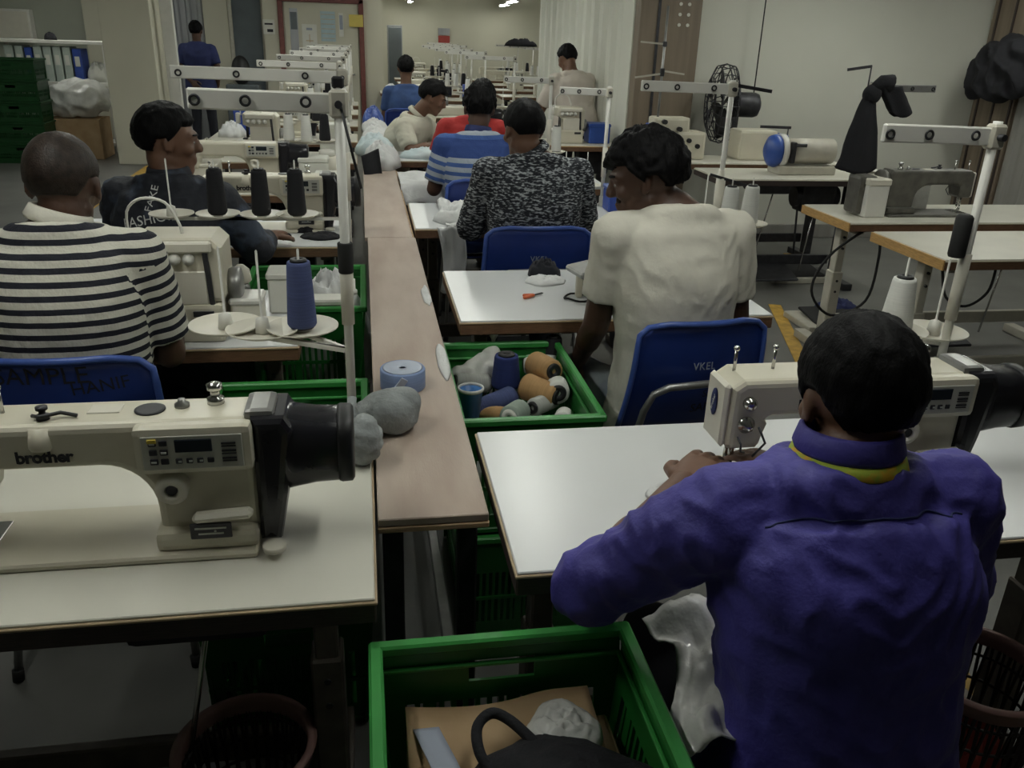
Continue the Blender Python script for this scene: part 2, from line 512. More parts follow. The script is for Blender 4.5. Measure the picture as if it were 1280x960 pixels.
struct('baseboard_right', MB().box(((XS + 5.3) / 2 + 0.3, 6.985, 0.06), (5.3 - XS - 0.7, 0.025, 0.12), 0.004), 'wall_grey')

def corrugated(x0, x1, Y, z0, z1, pitch=0.12, depth=0.03, axis='X'):
    n = max(2, int((x1 - x0) / pitch)); poly = []
    for i in range(n):
        a = x0 + (x1 - x0) * i / n; d = (x1 - x0) / n
        poly += [(a, Y), (a + d * .45, Y), (a + d * .6, Y - depth), (a + d * .85, Y - depth)]
    poly += [(x1, Y), (x1, Y + 0.02), (x0, Y + 0.02)]
    mb = MB(); vs = [Vector((a, b, z)) if axis == 'X' else Vector((b, a, z)) for z in (z0, z1) for a, b in poly]
    m = len(poly)
    mb.add(vs, [(i, (i + 1) % m, m + (i + 1) % m, m + i) for i in range(m)])
    return mb
# white ribbed sheet on the side of the projecting wall
struct('trim_1', corrugated(7.3, 10.68, XS - 0.001, 0.0, CEIL, 0.30, 0.035, 'Y'), 'wall_white')
# brown pillar with rows of holes at the corner
pil = struct('trim_2', MB().box((2.40, 6.93, CEIL / 2), (0.50, 0.14, CEIL), 0.006), 'wall_brown')
hp = MB()
for k in range(9):
    for j in range(2):
        hp.cyl((2.47 + j * 0.07, 6.852, 1.72 + k * 0.075), (2.47 + j * 0.07, 6.862, 1.72 + k * 0.075), 0.013, n=10)
hp.build('hole_row', 'wall_white', pil)['kind'] = 'stuff'
MB().box((2.30, 6.855, CEIL / 2), (0.022, 0.012, CEIL), 0.003).build('groove_strip', 'dark_steel', pil)
# right wall: dark boards, then ribbed grey sheet
rb = struct('trim_3', MB().box((5.285, 6.72, CEIL / 2), (0.03, 0.5, CEIL), 0.004), 'wall_brown')
for yy in (6.50, 6.70, 6.90):
    MB().box((5.266, yy, CEIL / 2), (0.012, 0.02, CEIL)).build('batten', 'edge_dark', rb)
struct('trim_4', corrugated(0.0, 6.45, 5.29, 0.0, CEIL, 0.25, 0.03, 'Y'), 'wall_grey')

# left back: greenish wall, cream pillar, metal sheets, window, door wall
struct('wall_left_back', MB().box((-4.4, 13.86, CEIL / 2), (4.4, 0.12, CEIL)), 'wall_green')
pilL = struct('trim_5', MB().box((-2.66, 11.4, CEIL / 2), (0.56, 0.6, CEIL), 0.01), 'wall_cream')
MB().box((-2.24, 11.35, CEIL / 2), (0.14, 0.10, CEIL), 0.008).build('side_channel', 'white_enamel', pilL)
xa, xb, xc, xd = A(188, 40, 13.6).x, A(288, 40, 13.6).x, A(332, 40, 13.6).x, A(478, 40, 13.4).x
struct('trim_6', corrugated(xa - 0.5, xb - 0.35, 13.6, 0.0, CEIL, 0.14, 0.03), 'metal_sheet')
struct('trim_7', MB().box((xb - 0.18, 13.6, CEIL / 2), (0.34, 0.06, CEIL), 0.01), 'wall_cream')
struct('wall_door', MB().box(((xc + xd) / 2, 13.46, CEIL / 2), (xd - xc, 0.12, CEIL)), 'wall_cream')
struct('wall_door_side', MB().box((xd - 0.06, 17.8, CEIL / 2), (0.12, 8.5, CEIL)), 'wall_cream')
struct('wall_sheet_back', MB().box(((xa + xc) / 2 - 0.3, 13.75, CEIL / 2), (xc - xa + 1.2, 0.06, CEIL)), 'wall_cream')
wn = struct('window_1', MB().box(((xb + xc) / 2, 13.60, 1.55), (xc - xb - 0.02, 0.03, 2.5)), 'glass_grey')
wf = MB()
for xx in (xb + 0.02, xc - 0.02):
    wf.box((xx, 13.575, 1.55), (0.05, 0.05, 2.56), 0.005)
wf.box(((xb + xc) / 2, 13.575, 2.82), (xc - xb, 0.05, 0.05), 0.005).box(((xb + xc) / 2, 13.575, 0.30), (xc - xb, 0.05, 0.05), 0.005)
wf.build('window_frame', 'cream_metal', wn)
# door with dark red frame, covered in notices
dx0, dx1 = A(352, 40, 13.38).x, A(452, 40, 13.38).x
dr = struct('door_1', MB().box(((dx0 + dx1) / 2, 13.385, 1.0), (dx1 - dx0 - 0.1, 0.03, 2.0), 0.004), 'wall_cream')
fr = MB()
for xx in (dx0, dx1):
    fr.box((xx, 13.37, 1.0), (0.07, 0.07, 2.0), 0.006)
fr.box(((dx0 + dx1) / 2, 13.37, 1.98), (dx1 - dx0 + 0.07, 0.07, 0.07), 0.006)
fr.build('door_frame', 'door_red', dr)
MB().cyl((dx1 - 0.12, 13.36, 1.0), (dx1 - 0.12, 13.30, 1.0), 0.012).cyl((dx1 - 0.12, 13.31, 1.0), (dx1 - 0.22, 13.31, 1.0), 0.01).build('door_handle', 'chrome', dr)

# painted floor lines
def floor_line(n, p, q, wd=0.09):
    struct('trim_%d' % n, MB().bar((*p, 0.002), (*q, 0.002), 0.004, wd, 0, Vector((0, 0, 1))), 'yellow_paint')
def fl(n, p, q, wd=0.08):
    p, q = Vector((*p, 0.002)), Vector((*q, 0.002)); d = (q - p).normalized(); s = Vector((-d.y, d.x, 0)) * wd / 2; u = Vector((0, 0, 0.002))
    mb = MB().add([p - s - u, p + s - u, q + s - u, q - s - u, p - s + u, p + s + u, q + s + u, q - s + u], [(0, 1, 2, 3), (4, 5, 6, 7), (0, 1, 5, 4), (1, 2, 6, 5), (2, 3, 7, 6), (3, 0, 4, 7)])
    struct('trim_%d' % n, mb, 'yellow_paint')
fl(8, (1.38, 1.02), (2.66, 5.0))
a = G(985, 317, 0); b = G(1020, 342, 0)
fl(9, (a.x, a.y), (b.x, b.y))
fl(10, (-2.52, 7.0), (-2.56, 11.0), 0.1)

# ------------------------------------------------------------------ hanging tube lights, with unseen extras added to brighten walls
def make_lamp():
    root = thing('tube_light', 'white hanging fluorescent tube light over the sewing rows', 'light', (0, 0, 0), 0, 'fluorescent lights over the sewing rows')
    MB().box((0, 0, 0.03), (0.09, 1.25, 0.045), 0.008).build('housing', 'white_enamel', root)
    for sx in (-0.022, 0.022):
        MB().cyl((sx, -0.59, -0.012), (sx, 0.59, -0.012), 0.013, n=6).build('tube', 'tube_glow', root)
    ec = MB()
    for sy in (-0.605, 0.605):
        ec.box((0, sy, -0.008), (0.08, 0.025, 0.035), 0.004)
    ec.build('end_cap', 'white_enamel', root)
    for sy in (-0.45, 0.45):
        MB().cyl((0, sy, 0.05), (0, sy, CEIL - 2.25), 0.004, n=6).build('hanging_rod', 'cream_metal', root)
    L = bpy.data.lights.new('tube_glow_light', 'AREA'); L.shape = 'RECTANGLE'; L.size = 0.09; L.size_y = 1.2
    L.energy = LAMP_W; L.color = (1.0, 0.985, 0.92)
    lo = link('tube_glow_light', L, root); lo.location = (0, 0, -0.04)
    return root
lamp0 = make_lamp()
spots = [(-0.80, y) for y in (1.50, 4.1, 6.6, 9.1, 11.6)] + [(0.80, y) for y in (1.50, 3.9, 6.3, 8.7, 11.1, 13.5, 16.0)] + \
        [(1.0, 18.6), (1.15, 20.9), (3.1, 18.6), (3.3, 20.9)] + [(3.0, 3.4), (3.2, 5.7), (4.6, 5.5)] + [(-3.6, y) for y in (6.0, 9.0, 12.0)] + [(3.3, y) for y in (12.5, 15.5)]  # outermost right lamp and last far one are unseen, added to brighten their walls
LZ = 2.25
for i, (x, y) in enumerate(spots):
    if i == 0:
        lamp0.location = (x, y, LZ)
    else:
        dup(lamp0, (x, y, LZ))

# ================================================================== furniture and machines
BOLT = MB().cyl((0, -0.008, 0), (0, 0.006, 0), 0.007, n=8).mesh('bolt'); BOLT.materials.append(M['black_plastic'])
# ---- industrial sewing table: origin at the floor under the front left corner of the top; x right, y away
def make_table(name, wd, dp, label, group=None, top='laminate', edge='edge_brown', trim='edge_trim', legm='leg_brown', H=0.78, left_edge=None, cat='table', pedal=True):
    t = thing(name, label, cat, group=group)
    MB().box((wd / 2, dp / 2, H - 0.004), (wd - 0.004, dp - 0.004, 0.008), 0.002).build('tabletop', top, t)
    MB().box((wd / 2, dp / 2, H - 0.0275), (wd, dp, 0.039), 0.003).build('edge_band', edge, t)
    MB().box((wd / 2, dp / 2, H - 0.0082), (wd + 0.004, dp + 0.004, 0.006), 0.0015).build('edge_trim', trim, t)
    if left_edge:
        MB().box((-0.004, dp / 2, H - 0.025), (0.008, dp, 0.044), 0.001).build('side_edge', left_edge, t)
    for x in (0.10, wd - 0.10):
        leg = MB().box((x, dp / 2 - 0.02, 0.50), (0.045, 0.06, 0.46), 0.004).box((x, dp / 2 - 0.02, 0.26), (0.062, 0.075, 0.42), 0.005).box((x, dp / 2, H - 0.06), (0.05, dp - 0.12, 0.03), 0.004).build('leg', legm, t)
        MB().box((x, dp / 2, 0.025), (0.07, dp - 0.02, 0.05), 0.008).build('foot', legm, leg)
        for z in (0.36, 0.42, 0.60, 0.66):
            b_ = link('bolt', BOLT, leg); b_.location = (x, dp / 2 - 0.053, z)
    MB().box((wd / 2, dp * 0.62, 0.16), (wd - 0.24, 0.03, 0.07), 0.004).build('stretcher', legm, t)
    if pedal:
        MB().box((wd / 2 - 0.05, dp * 0.35, 0.10), (0.34, 0.24, 0.018), 0.006, Euler((R(14), 0, 0))).build('treadle', 'dark_steel', t)
        MB().cyl((wd * 0.66, dp * .4, 0.10), (wd * 0.74, dp * .55, 0.60), 0.006, n=6).build('treadle_rod', 'chrome', t)
        MB().box((wd * 0.72, dp * 0.55, H - 0.16), (0.26, 0.14, 0.20), 0.02).cyl((wd * 0.58, dp * .55, H - .16), (wd * 0.86, dp * .55, H - .16), 0.07).build('motor_box', 'dark_steel', t)
    return t

# ---- lockstitch machine: origin at the table surface under the middle of the bed; operator on the -y side
def make_machine(name, label, group=None, body='cream', motor='black_gloss', full=True, brand=True, panel=True):
    t = thing(name, label, 'sewing machine', group=group)
    MB().box((-0.02, 0.0, 0.006), (0.50, 0.178, 0.014), 0.004).build('bed', body, t)
    # arm, column and head in one casting
    pts = [(0.075, 0.013), (0.225, 0.013), (0.235, 0.03), (0.235, 0.222), (0.222, 0.238), (-0.235, 0.238), (-0.258, 0.222), (-0.26, 0.105), (-0.250, 0.095), (-0.195, 0.095), (-0.188, 0.105), (-0.183, 0.150)]
    for k in range(5):
        a = math.pi / 2 + k * math.pi / 8
        pts.append((-0.170 + 0.013 * math.cos(math.pi - k * math.pi / 8), 0.150 + 0.013 * math.sin(k * math.pi / 8)))
    for k in range(9):
        a = math.pi / 2 - k * math.pi / 16
        pts.append((-0.005 + 0.078 * math.cos(a), 0.083 + 0.080 * math.sin(a)))
    MB().prism(pts, -0.052, 0.052, 0.014, 3).build('arm', body, t)
    MB().box((0.150, 0.0, 0.03), (0.165, 0.150, 0.036), 0.012).build('column_foot', body, t)
    MB().box((-0.263, 0.0, 0.163), (0.014, 0.086, 0.13), 0.006).build('face_plate', 'cream_light', t)
    # needle side
    MB().cyl((-0.222, 0, 0.10), (-0.222, 0, 0.045), 0.006).cyl((-0.222, 0, 0.045), (-0.222, 0, 0.012), 0.0012, n=6).build('needle_bar', 'chrome', t)
    MB().cyl((-0.222, 0.022, 0.10), (-0.222, 0.022, 0.03), 0.005).box((-0.222, 0.0, 0.019), (0.02, 0.045, 0.005), 0.002).box((-0.222, .018, 0.028), (0.012, 0.014, 0.02), 0.002).build('presser_foot', 'chrome', t)
    MB().box((-0.222, 0.0, 0.0145), (0.06, 0.10, 0.004), 0.001).build('needle_plate', 'chrome', t)
    if motor:
        mm = MB().prism([(0.232, 0.012), (0.268, 0.012), (0.285, 0.10), (0.300, 0.215), (0.285, 0.240), (0.232, 0.240)], -0.062, 0.062, 0.018, 3)
        x, y = Vector((0, 1, 0)), Vector((0, 0, 1)); rings = []
        for px, ry, rz, cz in ((0.27, 0.060, 0.075, 0.165), (0.30, 0.060, 0.068, 0.165), (0.33, 0.057, 0.063, 0.165), (0.385, 0.055, 0.061, 0.165), (0.392, 0.049, 0.055, 0.165)):
            rings.append(superring(Vector((px, 0, cz)), x, y, ry, rz, 28, 2.8))
        mm.loft(rings)
        mo = mm.build('motor', motor, t, smooth=False)
        if full:
            rings = [superring(Vector((px, 0, 0.165)), x, y, ry, rz, 28, 2.8) for px, ry, rz in ((0.368, 0.0565, 0.0625), (0.373, 0.0585, 0.0645), (0.390, 0.0575, 0.0635), (0.394, 0.052, 0.058))]
            MB().loft(rings).build('motor_ring', 'black_plastic', mo)
            MB().box((0.245, 0, 0.236), (0.05, 0.088, 0.026), 0.012).build('motor_shoulder', 'grey_steel', mo)
    if panel:
        PX, PZ = 0.146, 0.199
        pn = MB().box((PX, -0.062, PZ), (0.180, 0.034, 0.082), 0.012).build('control_panel', body, t)
        MB().box((PX, -0.0795, PZ - 0.001), (0.152, 0.003, 0.058), 0.001).build('panel_face', 'panel_grey', pn)
        MB().box((PX + 0.002, -0.0815, PZ + 0.011), (0.056, 0.003, 0.022), 0.001).build('display', 'screen', pn)
        bt = MB()
        for r_ in range(3):
            for c_ in range(2):
                bt.box((PX - 0.059 + c_ * 0.016, -0.0815, PZ + 0.017 - r_ * 0.016), (0.012, 0.003, 0.010), 0.001)
            bt.box((PX + 0.055, -0.0815, PZ + 0.013 - r_ * 0.013), (0.022, 0.002, 0.003))
            bt.box((PX + 0.055, -0.0815, PZ + 0.008 - r_ * 0.013), (0.022, 0.002, 0.002))
        for c_ in range(4):
            bt.box((PX - 0.022 + c_ * 0.016, -0.0815, PZ - 0.015), (0.010, 0.003, 0.009), 0.001)
        bt.build('button', 'ink', pn)['kind'] = 'stuff'
        b2 = MB()
        for c_ in range(3):
            b2.box((PX - 0.059 + 0.016 * (c_ % 2), -0.0832, PZ + 0.017 - 0.016 * c_), (0.008, 0.002, 0.003)).box((PX - 0.02 + c_ * 0.016, -0.0832, PZ - 0.015), (0.005, 0.002, 0.003))
        b2.build('button_mark', 'button', pn)['kind'] = 'stuff'
        MB().box((PX - 0.059, -0.0828, PZ + 0.021), (0.014, 0.003, 0.007), 0.001).build('yellow_button', 'button_yellow', pn)
    # stitch dial and reverse lever on the column
    MB().lathe([(0.024, 0), (0.026, 0.006), (0.026, 0.024), (0.020, 0.030), (0.012, 0.030), (0.010, 0.022), (1e-6, 0.022)], (0.105, -0.050, 0.128), (0, -1, 0), 24).build('stitch_dial', 'cream_light', t)
    if full:
        MB().cyl((0.105, -0.073, 0.128), (0.105, -0.076, 0.128), 0.009, n=12).build('dial_mark', 'dark_steel', t)
        MB().box((0.180, -0.078, 0.080), (0.095, 0.024, 0.016), 0.006, Euler((0, R(-3), 0))).build('reverse_lever', 'cream_light', t)
        MB().box((0.158, -0.0755, 0.050), (0.066, 0.004, 0.030), 0.002).build('rating_plate', 'dark_steel', t)
        MB().cyl((0.165, -0.077, 0.05), (0.165, -0.079, 0.05), 0.002, n=6).box((0.158, -0.078, 0.056), (0.05, 0.002, 0.003)).box((0.158, -0.078, 0.046), (0.04, 0.002, 0.003)).build('plate_print', 'button', t)['kind'] = 'stuff'
        MB().cyl((0.258, -0.085, 0.013), (0.258, -0.085, 0.022), 0.019, n=20).build('corner_knob', 'cream_light', t)
        MB().lathe([(0.024, 0), (0.024, 0.003), (0.020, 0.004)], (0.07, 0.0, 0.2375), n=22).build('oil_window', 'dark_steel', t)
        MB().lathe([(0.012, 0), (0.012, 0.006), (0.006, 0.010), (0.006, 0.014), (1e-6, 0.014)], (0.118, 0.01, 0.2375), n=14).build('oil_cap', 'grey_steel', t)
        MB().lathe([(0.014, 0), (0.014, 0.010), (0.008, 0.012), (0.008, 0.024), (0.013, 0.026), (0.013, 0.034), (0.006, 0.038), (1e-6, 0.038)], (0.170, 0.02, 0.2375), n=16).build('bobbin_winder', 'chrome', t)
        MB().lathe([(0.010, 0), (0.010, 0.008), (0.005, 0.01), (0.005, 0.016), (0.009, 0.017), (0.009, 0.022), (1e-6, 0.022)], (-0.085, -0.02, 0.2375), n=14).tube([(-0.10, -0.02, 0.244), (-0.085, -0.035, 0.248), (-0.06, -0.015, 0.246), (-0.035, -0.02, 0.242)], 0.0035, 6).build('thread_tension', 'dark_steel', t)
        MB().lathe([(0.019, 0), (0.018, 0.03), (0.014, 0.036), (1e-6, 0.036)], (-0.085, -0.038, 0.230), (0, -0.35, -1), 18).build('tension_housing', 'cream', t)
        for x_ in (-0.155, -0.235):
            MB().cyl((x_, 0.01, 0.236), (x_, 0.01, 0.281), 0.0035, n=8).ball((x_, 0.01, 0.282), 0.006).build('thread_post', 'chrome', t)
        MB().box((0.0, 0.01, 0.2385), (0.05, 0.035, 0.003), 0.001).build('top_cover', 'cream_light', t)
        MB().lathe([(0.013, 0), (0.013, 0.01), (0.007, 0.018), (1e-6, 0.018)], (-0.225, -0.052, 0.195), (0, -1, 0), 16).lathe([(0.017, 0), (0.017, 0.004), (0.010, 0.007), (0.006, 0.02), (1e-6, 0.02)], (-0.225, -0.052, 0.15), (0, -1, 0), 16).build('tension_dial', 'chrome', t)
        MB().tube([(-0.245, -0.065, 0.13), (-0.246, -0.085, 0.125), (-0.245, -0.085, 0.11), (-0.23, -0.07, 0.10)], 0.002, 6).tube([(-0.205, -0.066, 0.15), (-0.192, -0.075, 0.12), (-0.212, -0.07, 0.09)], 0.0025, 6).build('thread_guide', 'dark_steel', t)
    if brand:
        text('brand_lettering', 'brother', 0.028, 'ink', t, (-0.082, -0.0528, 0.186), bold=0.0009, spacing=0.95)
        if full:
            bd = MB()
            bd.loft([superring(Vector((-0.2705 - d, 0.0, 0.178)), Vector((0, 1, 0)), Vector((0, 0, 1)), 0.013 * k_, 0.028 * k_, 24) for d, k_ in ((0, 1), (0.002, 1), (0.003, 0.9))])
            badge = bd.build('oval_badge', 'navy_shirt', t)
            text('badge_lettering', 'brother', 0.011, 'white_print', badge, (-0.2742, 0.0, 0.178), (math.pi / 2, -R(72), -math.pi / 2), ext=0.0003)
    return t

# ---- overlock machine
def make_overlock(name, label, group=None, body='cream'):
    t = thing(name, label, 'sewing machine', group=group)
    MB().box((0.0, 0.0, 0.055), (0.23, 0.20, 0.11), 0.012).build('base', body, t)
    MB().prism([(-0.055, 0.11), (0.115, 0.11), (0.125, 0.13), (0.125, 0.265), (0.10, 0.290), (-0.095, 0.290), (-0.105, 0.28), (-0.105, 0.215), (-0.060, 0.195)], -0.085, 0.085, 0.014, 2).build('upper_casing', body, t)
    MB().box((0.005, -0.09, 0.268), (0.19, 0.02, 0.030), 0.005).build('top_rail', 'cream_light', t)
    for k in range(4):
        MB().lathe([(0.016, 0), (0.016, 0.006), (0.011, 0.009), (0.011, 0.022), (1e-6, 0.024)], (-0.070 + k * 0.036, -0.086, 0.235), (0, -1, 0), 16).build('tension_knob', 'white_enamel', t)
    MB().box((0.085, -0.090, 0.18), (0.014, 0.012, 0.20), 0.004, Euler((0, R(-3), 0))).build('lever', 'dark_steel', t)
    MB().box((0.01, -0.090, 0.155), (0.14, 0.008, 0.095), 0.004).build('front_cover', 'cream_light', t)
    MB().box((0.065, -0.1035, 0.085), (0.055, 0.004, 0.016), 0.001).build('badge', 'dark_steel', t)
    MB().box((-0.13, -0.03, 0.10), (0.06, 0.14, 0.020), 0.004).box((-0.12, 0.0, 0.06), (0.04, 0.12, 0.07), 0.004).build('cloth_plate', 'white_enamel', t)
    MB().cyl((-0.085, -0.04, 0.215), (-0.085, -0.04, 0.13), 0.006).box((-0.095, -0.06, 0.125), (0.03, 0.06, 0.01), 0.002).cyl((-0.075, -0.05, 0.20), (-0.075, -0.05, 0.13), 0.004).build('presser_foot', 'dark_steel', t)
    MB().lathe([(0.045, 0), (0.05, 0.01), (0.05, 0.03), (0.035, 0.035), (1e-6, 0.035)], (0.125, 0.0, 0.14), (1, 0, 0), 22).build('hand_wheel', 'grey_steel', t)
    MB().tube(smooth_path([(-0.12, -0.02, 0.27), (-0.12, -0.02, 0.35), (-0.08, -0.02, 0.385), (-0.02, -0.02, 0.375), (0.01, -0.02, 0.32), (0.015, -0.02, 0.288)], 4), 0.004, 6).build('thread_tube', 'white_enamel', t)
    MB().box((-0.14, -0.01, 0.25), (0.03, 0.04, 0.07), 0.01).build('lamp_head', 'white_enamel', t)
    return t

# ---- thread stand: origin at the foot of the pole (table surface); plates on an arm towards -x
def make_stand(name, label, group=None, H=0.70, plates=((-0.30, -0.02), (-0.20, -0.06), (-0.10, -0.01)), plate_z=0.22, beam=0.46, lean=0.0, dirx=-1, m='white_enamel', pr=0.062):
    t = thing(name, label, 'thread stand', group=group)
    MB().cyl((0, 0, 0), (0, 0, H), 0.0095, n=12).build('pole', m, t)
    MB().lathe([(0.02, 0), (0.02, 0.012), (0.014, 0.016), (0.014, 0.05), (0.0105, 0.052)], n=16).build('pole_clamp', m, t)
    MB().cyl((0, 0, plate_z + 0.05), (0, 0, plate_z + 0.20), 0.013, n=12).build('pole_sleeve', 'cream_light', t)
    for i, (x, y) in enumerate(plates):
        x = x * -dirx
        pm = MB().lathe([(1e-6, 0.0), (0.02, -0.002), (pr * .75, 0.002), (pr, 0.010), (pr + 0.002, 0.011), (pr + 0.002, 0.008), (pr * .75, -0.001), (0.02, -0.006), (1e-6, -0.006)], (x, y, plate_z), n=28)
        pl = pm.build('spool_plate', 'cream_light', t)
        MB().lathe([(0.016, 0), (0.013, 0.03), (0.005, 0.034), (0.0025, 0.036), (0.0025, 0.175), (1e-6, 0.178)], (x, y, plate_z), n=12).build('spindle', m, pl)
        MB().bar((0, 0, plate_z - 0.008), (x, y, plate_z - 0.008), 0.008, 0.010).build('plate_arm', m, t)
    bx = beam * dirx
    MB().bar((0, 0, H - 0.03), (bx, -0.01, H - 0.025), 0.012, 0.036, 0.003).build('crossbar', m, t)
    for k in (0.22, 0.62, 0.95):
        MB().tube([(bx * k + 0.008 * math.cos(q * math.pi / 8), -0.0175, H - 0.027 + 0.008 * math.sin(q * math.pi / 8)) for q in range(16)], 0.0026, 6, close=True).build('eyelet', 'black_plastic', t)
    MB().box((0, 0, H - 0.03), (0.034, 0.030, 0.05), 0.005).build('pole_joint', 'cream_metal', t)
    MB().cyl((0.0, -0.03, H - 0.03), (0.0, 0.03, H - 0.03), 0.007, n=10).build('joint_screw', 'dark_steel', t)
    return t

# ---- thread cones: origin at the base
def make_cone(name, label, m, h=0.165, r0=0.033, r1=0.024, group=None, core='black_plastic', cat='thread cone'):
    t = thing(name, label, cat, group=group)
    MB().lathe([(0.012, 0.004), (r0 * .9, 0.004), (r0, 0.010), (r0, 0.018), (r1, h - 0.014), (r1 * .92, h - 0.006), (0.010, h - 0.006)], n=22).build('thread', m, t)
    MB().lathe([(r0 * .80, 0), (r0 * .80, 0.005), (0.012, 0.005), (0.008, h - 0.008), (r1 * .72, h - 0.007), (r1 * .66, h), (0.008, h), (0.006, h - 0.03), (1e-6, h - 0.03)], n=18).build('core', core, t)
    return t

# ---- stacking chair in blue plastic on a tube frame; origin on the floor under the seat; faces +y
def make_chair(name, label, group=None):
    t = thing(name, label, 'chair', group=group)
    def shell(W, Hh, f, rim=False):
        mb = MB(); nu, nv = 15, 12; vs = []
        for s_ in (0, 1):
            for j in range(nv):
                for i in range(nu):
                    u = -1 + 2 * i / (nu - 1); v = j / (nv - 1)
                    vs.append(f(u, v, s_))
        fs = []; n = nu * nv
        for j in range(nv - 1):
            for i in range(nu - 1):
                a_ = j * nu + i
                fs.append((a_, a_ + 1, a_ + nu + 1, a_ + nu)); fs.append((n + a_, n + a_ + nu, n + a_ + nu + 1, n + a_ + 1))
        ring = [i for i in range(nu)] + [j * nu + nu - 1 for j in range(1, nv)] + [(nv - 1) * nu + i for i in range(nu - 2, -1, -1)] + [j * nu for j in range(nv - 2, 0, -1)]
        for k in range(len(ring)):
            a_, b_ = ring[k], ring[(k + 1) % len(ring)]
            fs.append((a_, n + a_, n + b_, b_))
        mb.add(vs, fs, True)
        return mb
    def corner(u, v, k=0.16):
        # round the upper corners
        if v > 1 - k:
            q = (v - (1 - k)) / k
            return u * (1 - 0.13 * q ** 3)
        return u
    def fb(u, v, s_):
        hw = 0.205 + 0.02 * (1 - v)
        x = corner(u, v) * hw
        z = 0.53 + v * 0.325 - 0.012 * max(0, abs(u) - 0.7) / 0.3 * (v > .9)
        y = -0.185 - 0.055 * v + 0.045 * u * u * 0.7 - 0.02 * math.sin(v * math.pi)
        edge = max(abs(u), v)
        y += (-0.012 if edge > 0.93 else 0.0)
        return Vector((x, y - 0.006 * s_, z))
    back = shell(0.42, 0.32, fb).build('backrest', 'chair_blue', t)
    # raised rim round the backrest
    rim = [fb(-1, v / 10, 0) + Vector((0, -0.004, 0)) for v in range(0, 11)] + [fb(u / 6 - 1, 1, 0) + Vector((0, -0.004, 0)) for u in range(1, 12)] + [fb(1, 1 - v / 10, 0) + Vector((0, -0.004, 0)) for v in range(0, 11)]
    MB().tube(rim, 0.0085, 8).build('back_rim', 'chair_rim', back)
    text('moulded_lettering', 'VKEL', 0.030, 'print_grey', back, (0.0, -0.253, 0.735), (math.pi / 2, 0, 0), spacing=1.1)
    def fs_(u, v, s_):
        x = u * (0.205 - 0.02 * v) * (1 - 0.10 * max(0, (v - .85) / .15) ** 2)
        y = -0.17 + v * 0.40
        z = 0.445 - 0.018 * math.cos(u * math.pi / 2) * math.sin(v * math.pi) - 0.03 * max(0, v - 0.8) / 0.2
        return Vector((x, y, z - 0.007 * s_))
    shell(0.42, 0.40, fs_).build('seat', 'chair_blue', t)
    # arch of tube behind the backrest
    arch = [(-0.195, -0.06, 0.425), (-0.195, -0.14, 0.43), (-0.19, -0.215, 0.50), (-0.185, -0.255, 0.62), (-0.165, -0.268, 0.672), (-0.12, -0.272, 0.690), (0, -0.276, 0.694), (0.12, -0.272, 0.690), (0.165, -0.268, 0.672), (0.185, -0.255, 0.62), (0.19, -0.215, 0.50), (0.195, -0.14, 0.43), (0.195, -0.06, 0.425)]
    MB().tube(arch, 0.0105, 10).build('back_frame', 'grey_steel', t)
    for sx in (-1, 1):
        MB().tube([(sx * 0.19, -0.10, 0.424), (sx * 0.19, 0.16, 0.42)], 0.010, 8).build('seat_rail', 'grey_steel', t)
        for y0, y1 in ((-0.11, -0.235), (0.15, 0.21)):
            lg = MB().tube([(sx * 0.19, y0, 0.424), (sx * 0.20, (y0 + y1) / 2, 0.22), (sx * 0.215, y1, 0.0)], 0.0105, 8).build('leg', 'grey_steel', t)
            MB().cyl((sx * 0.2145, y1, 0.0), (sx * 0.2125, y1 * .985, 0.03), 0.014, n=10).build('foot_cap', 'black_rubber', lg)
    return t

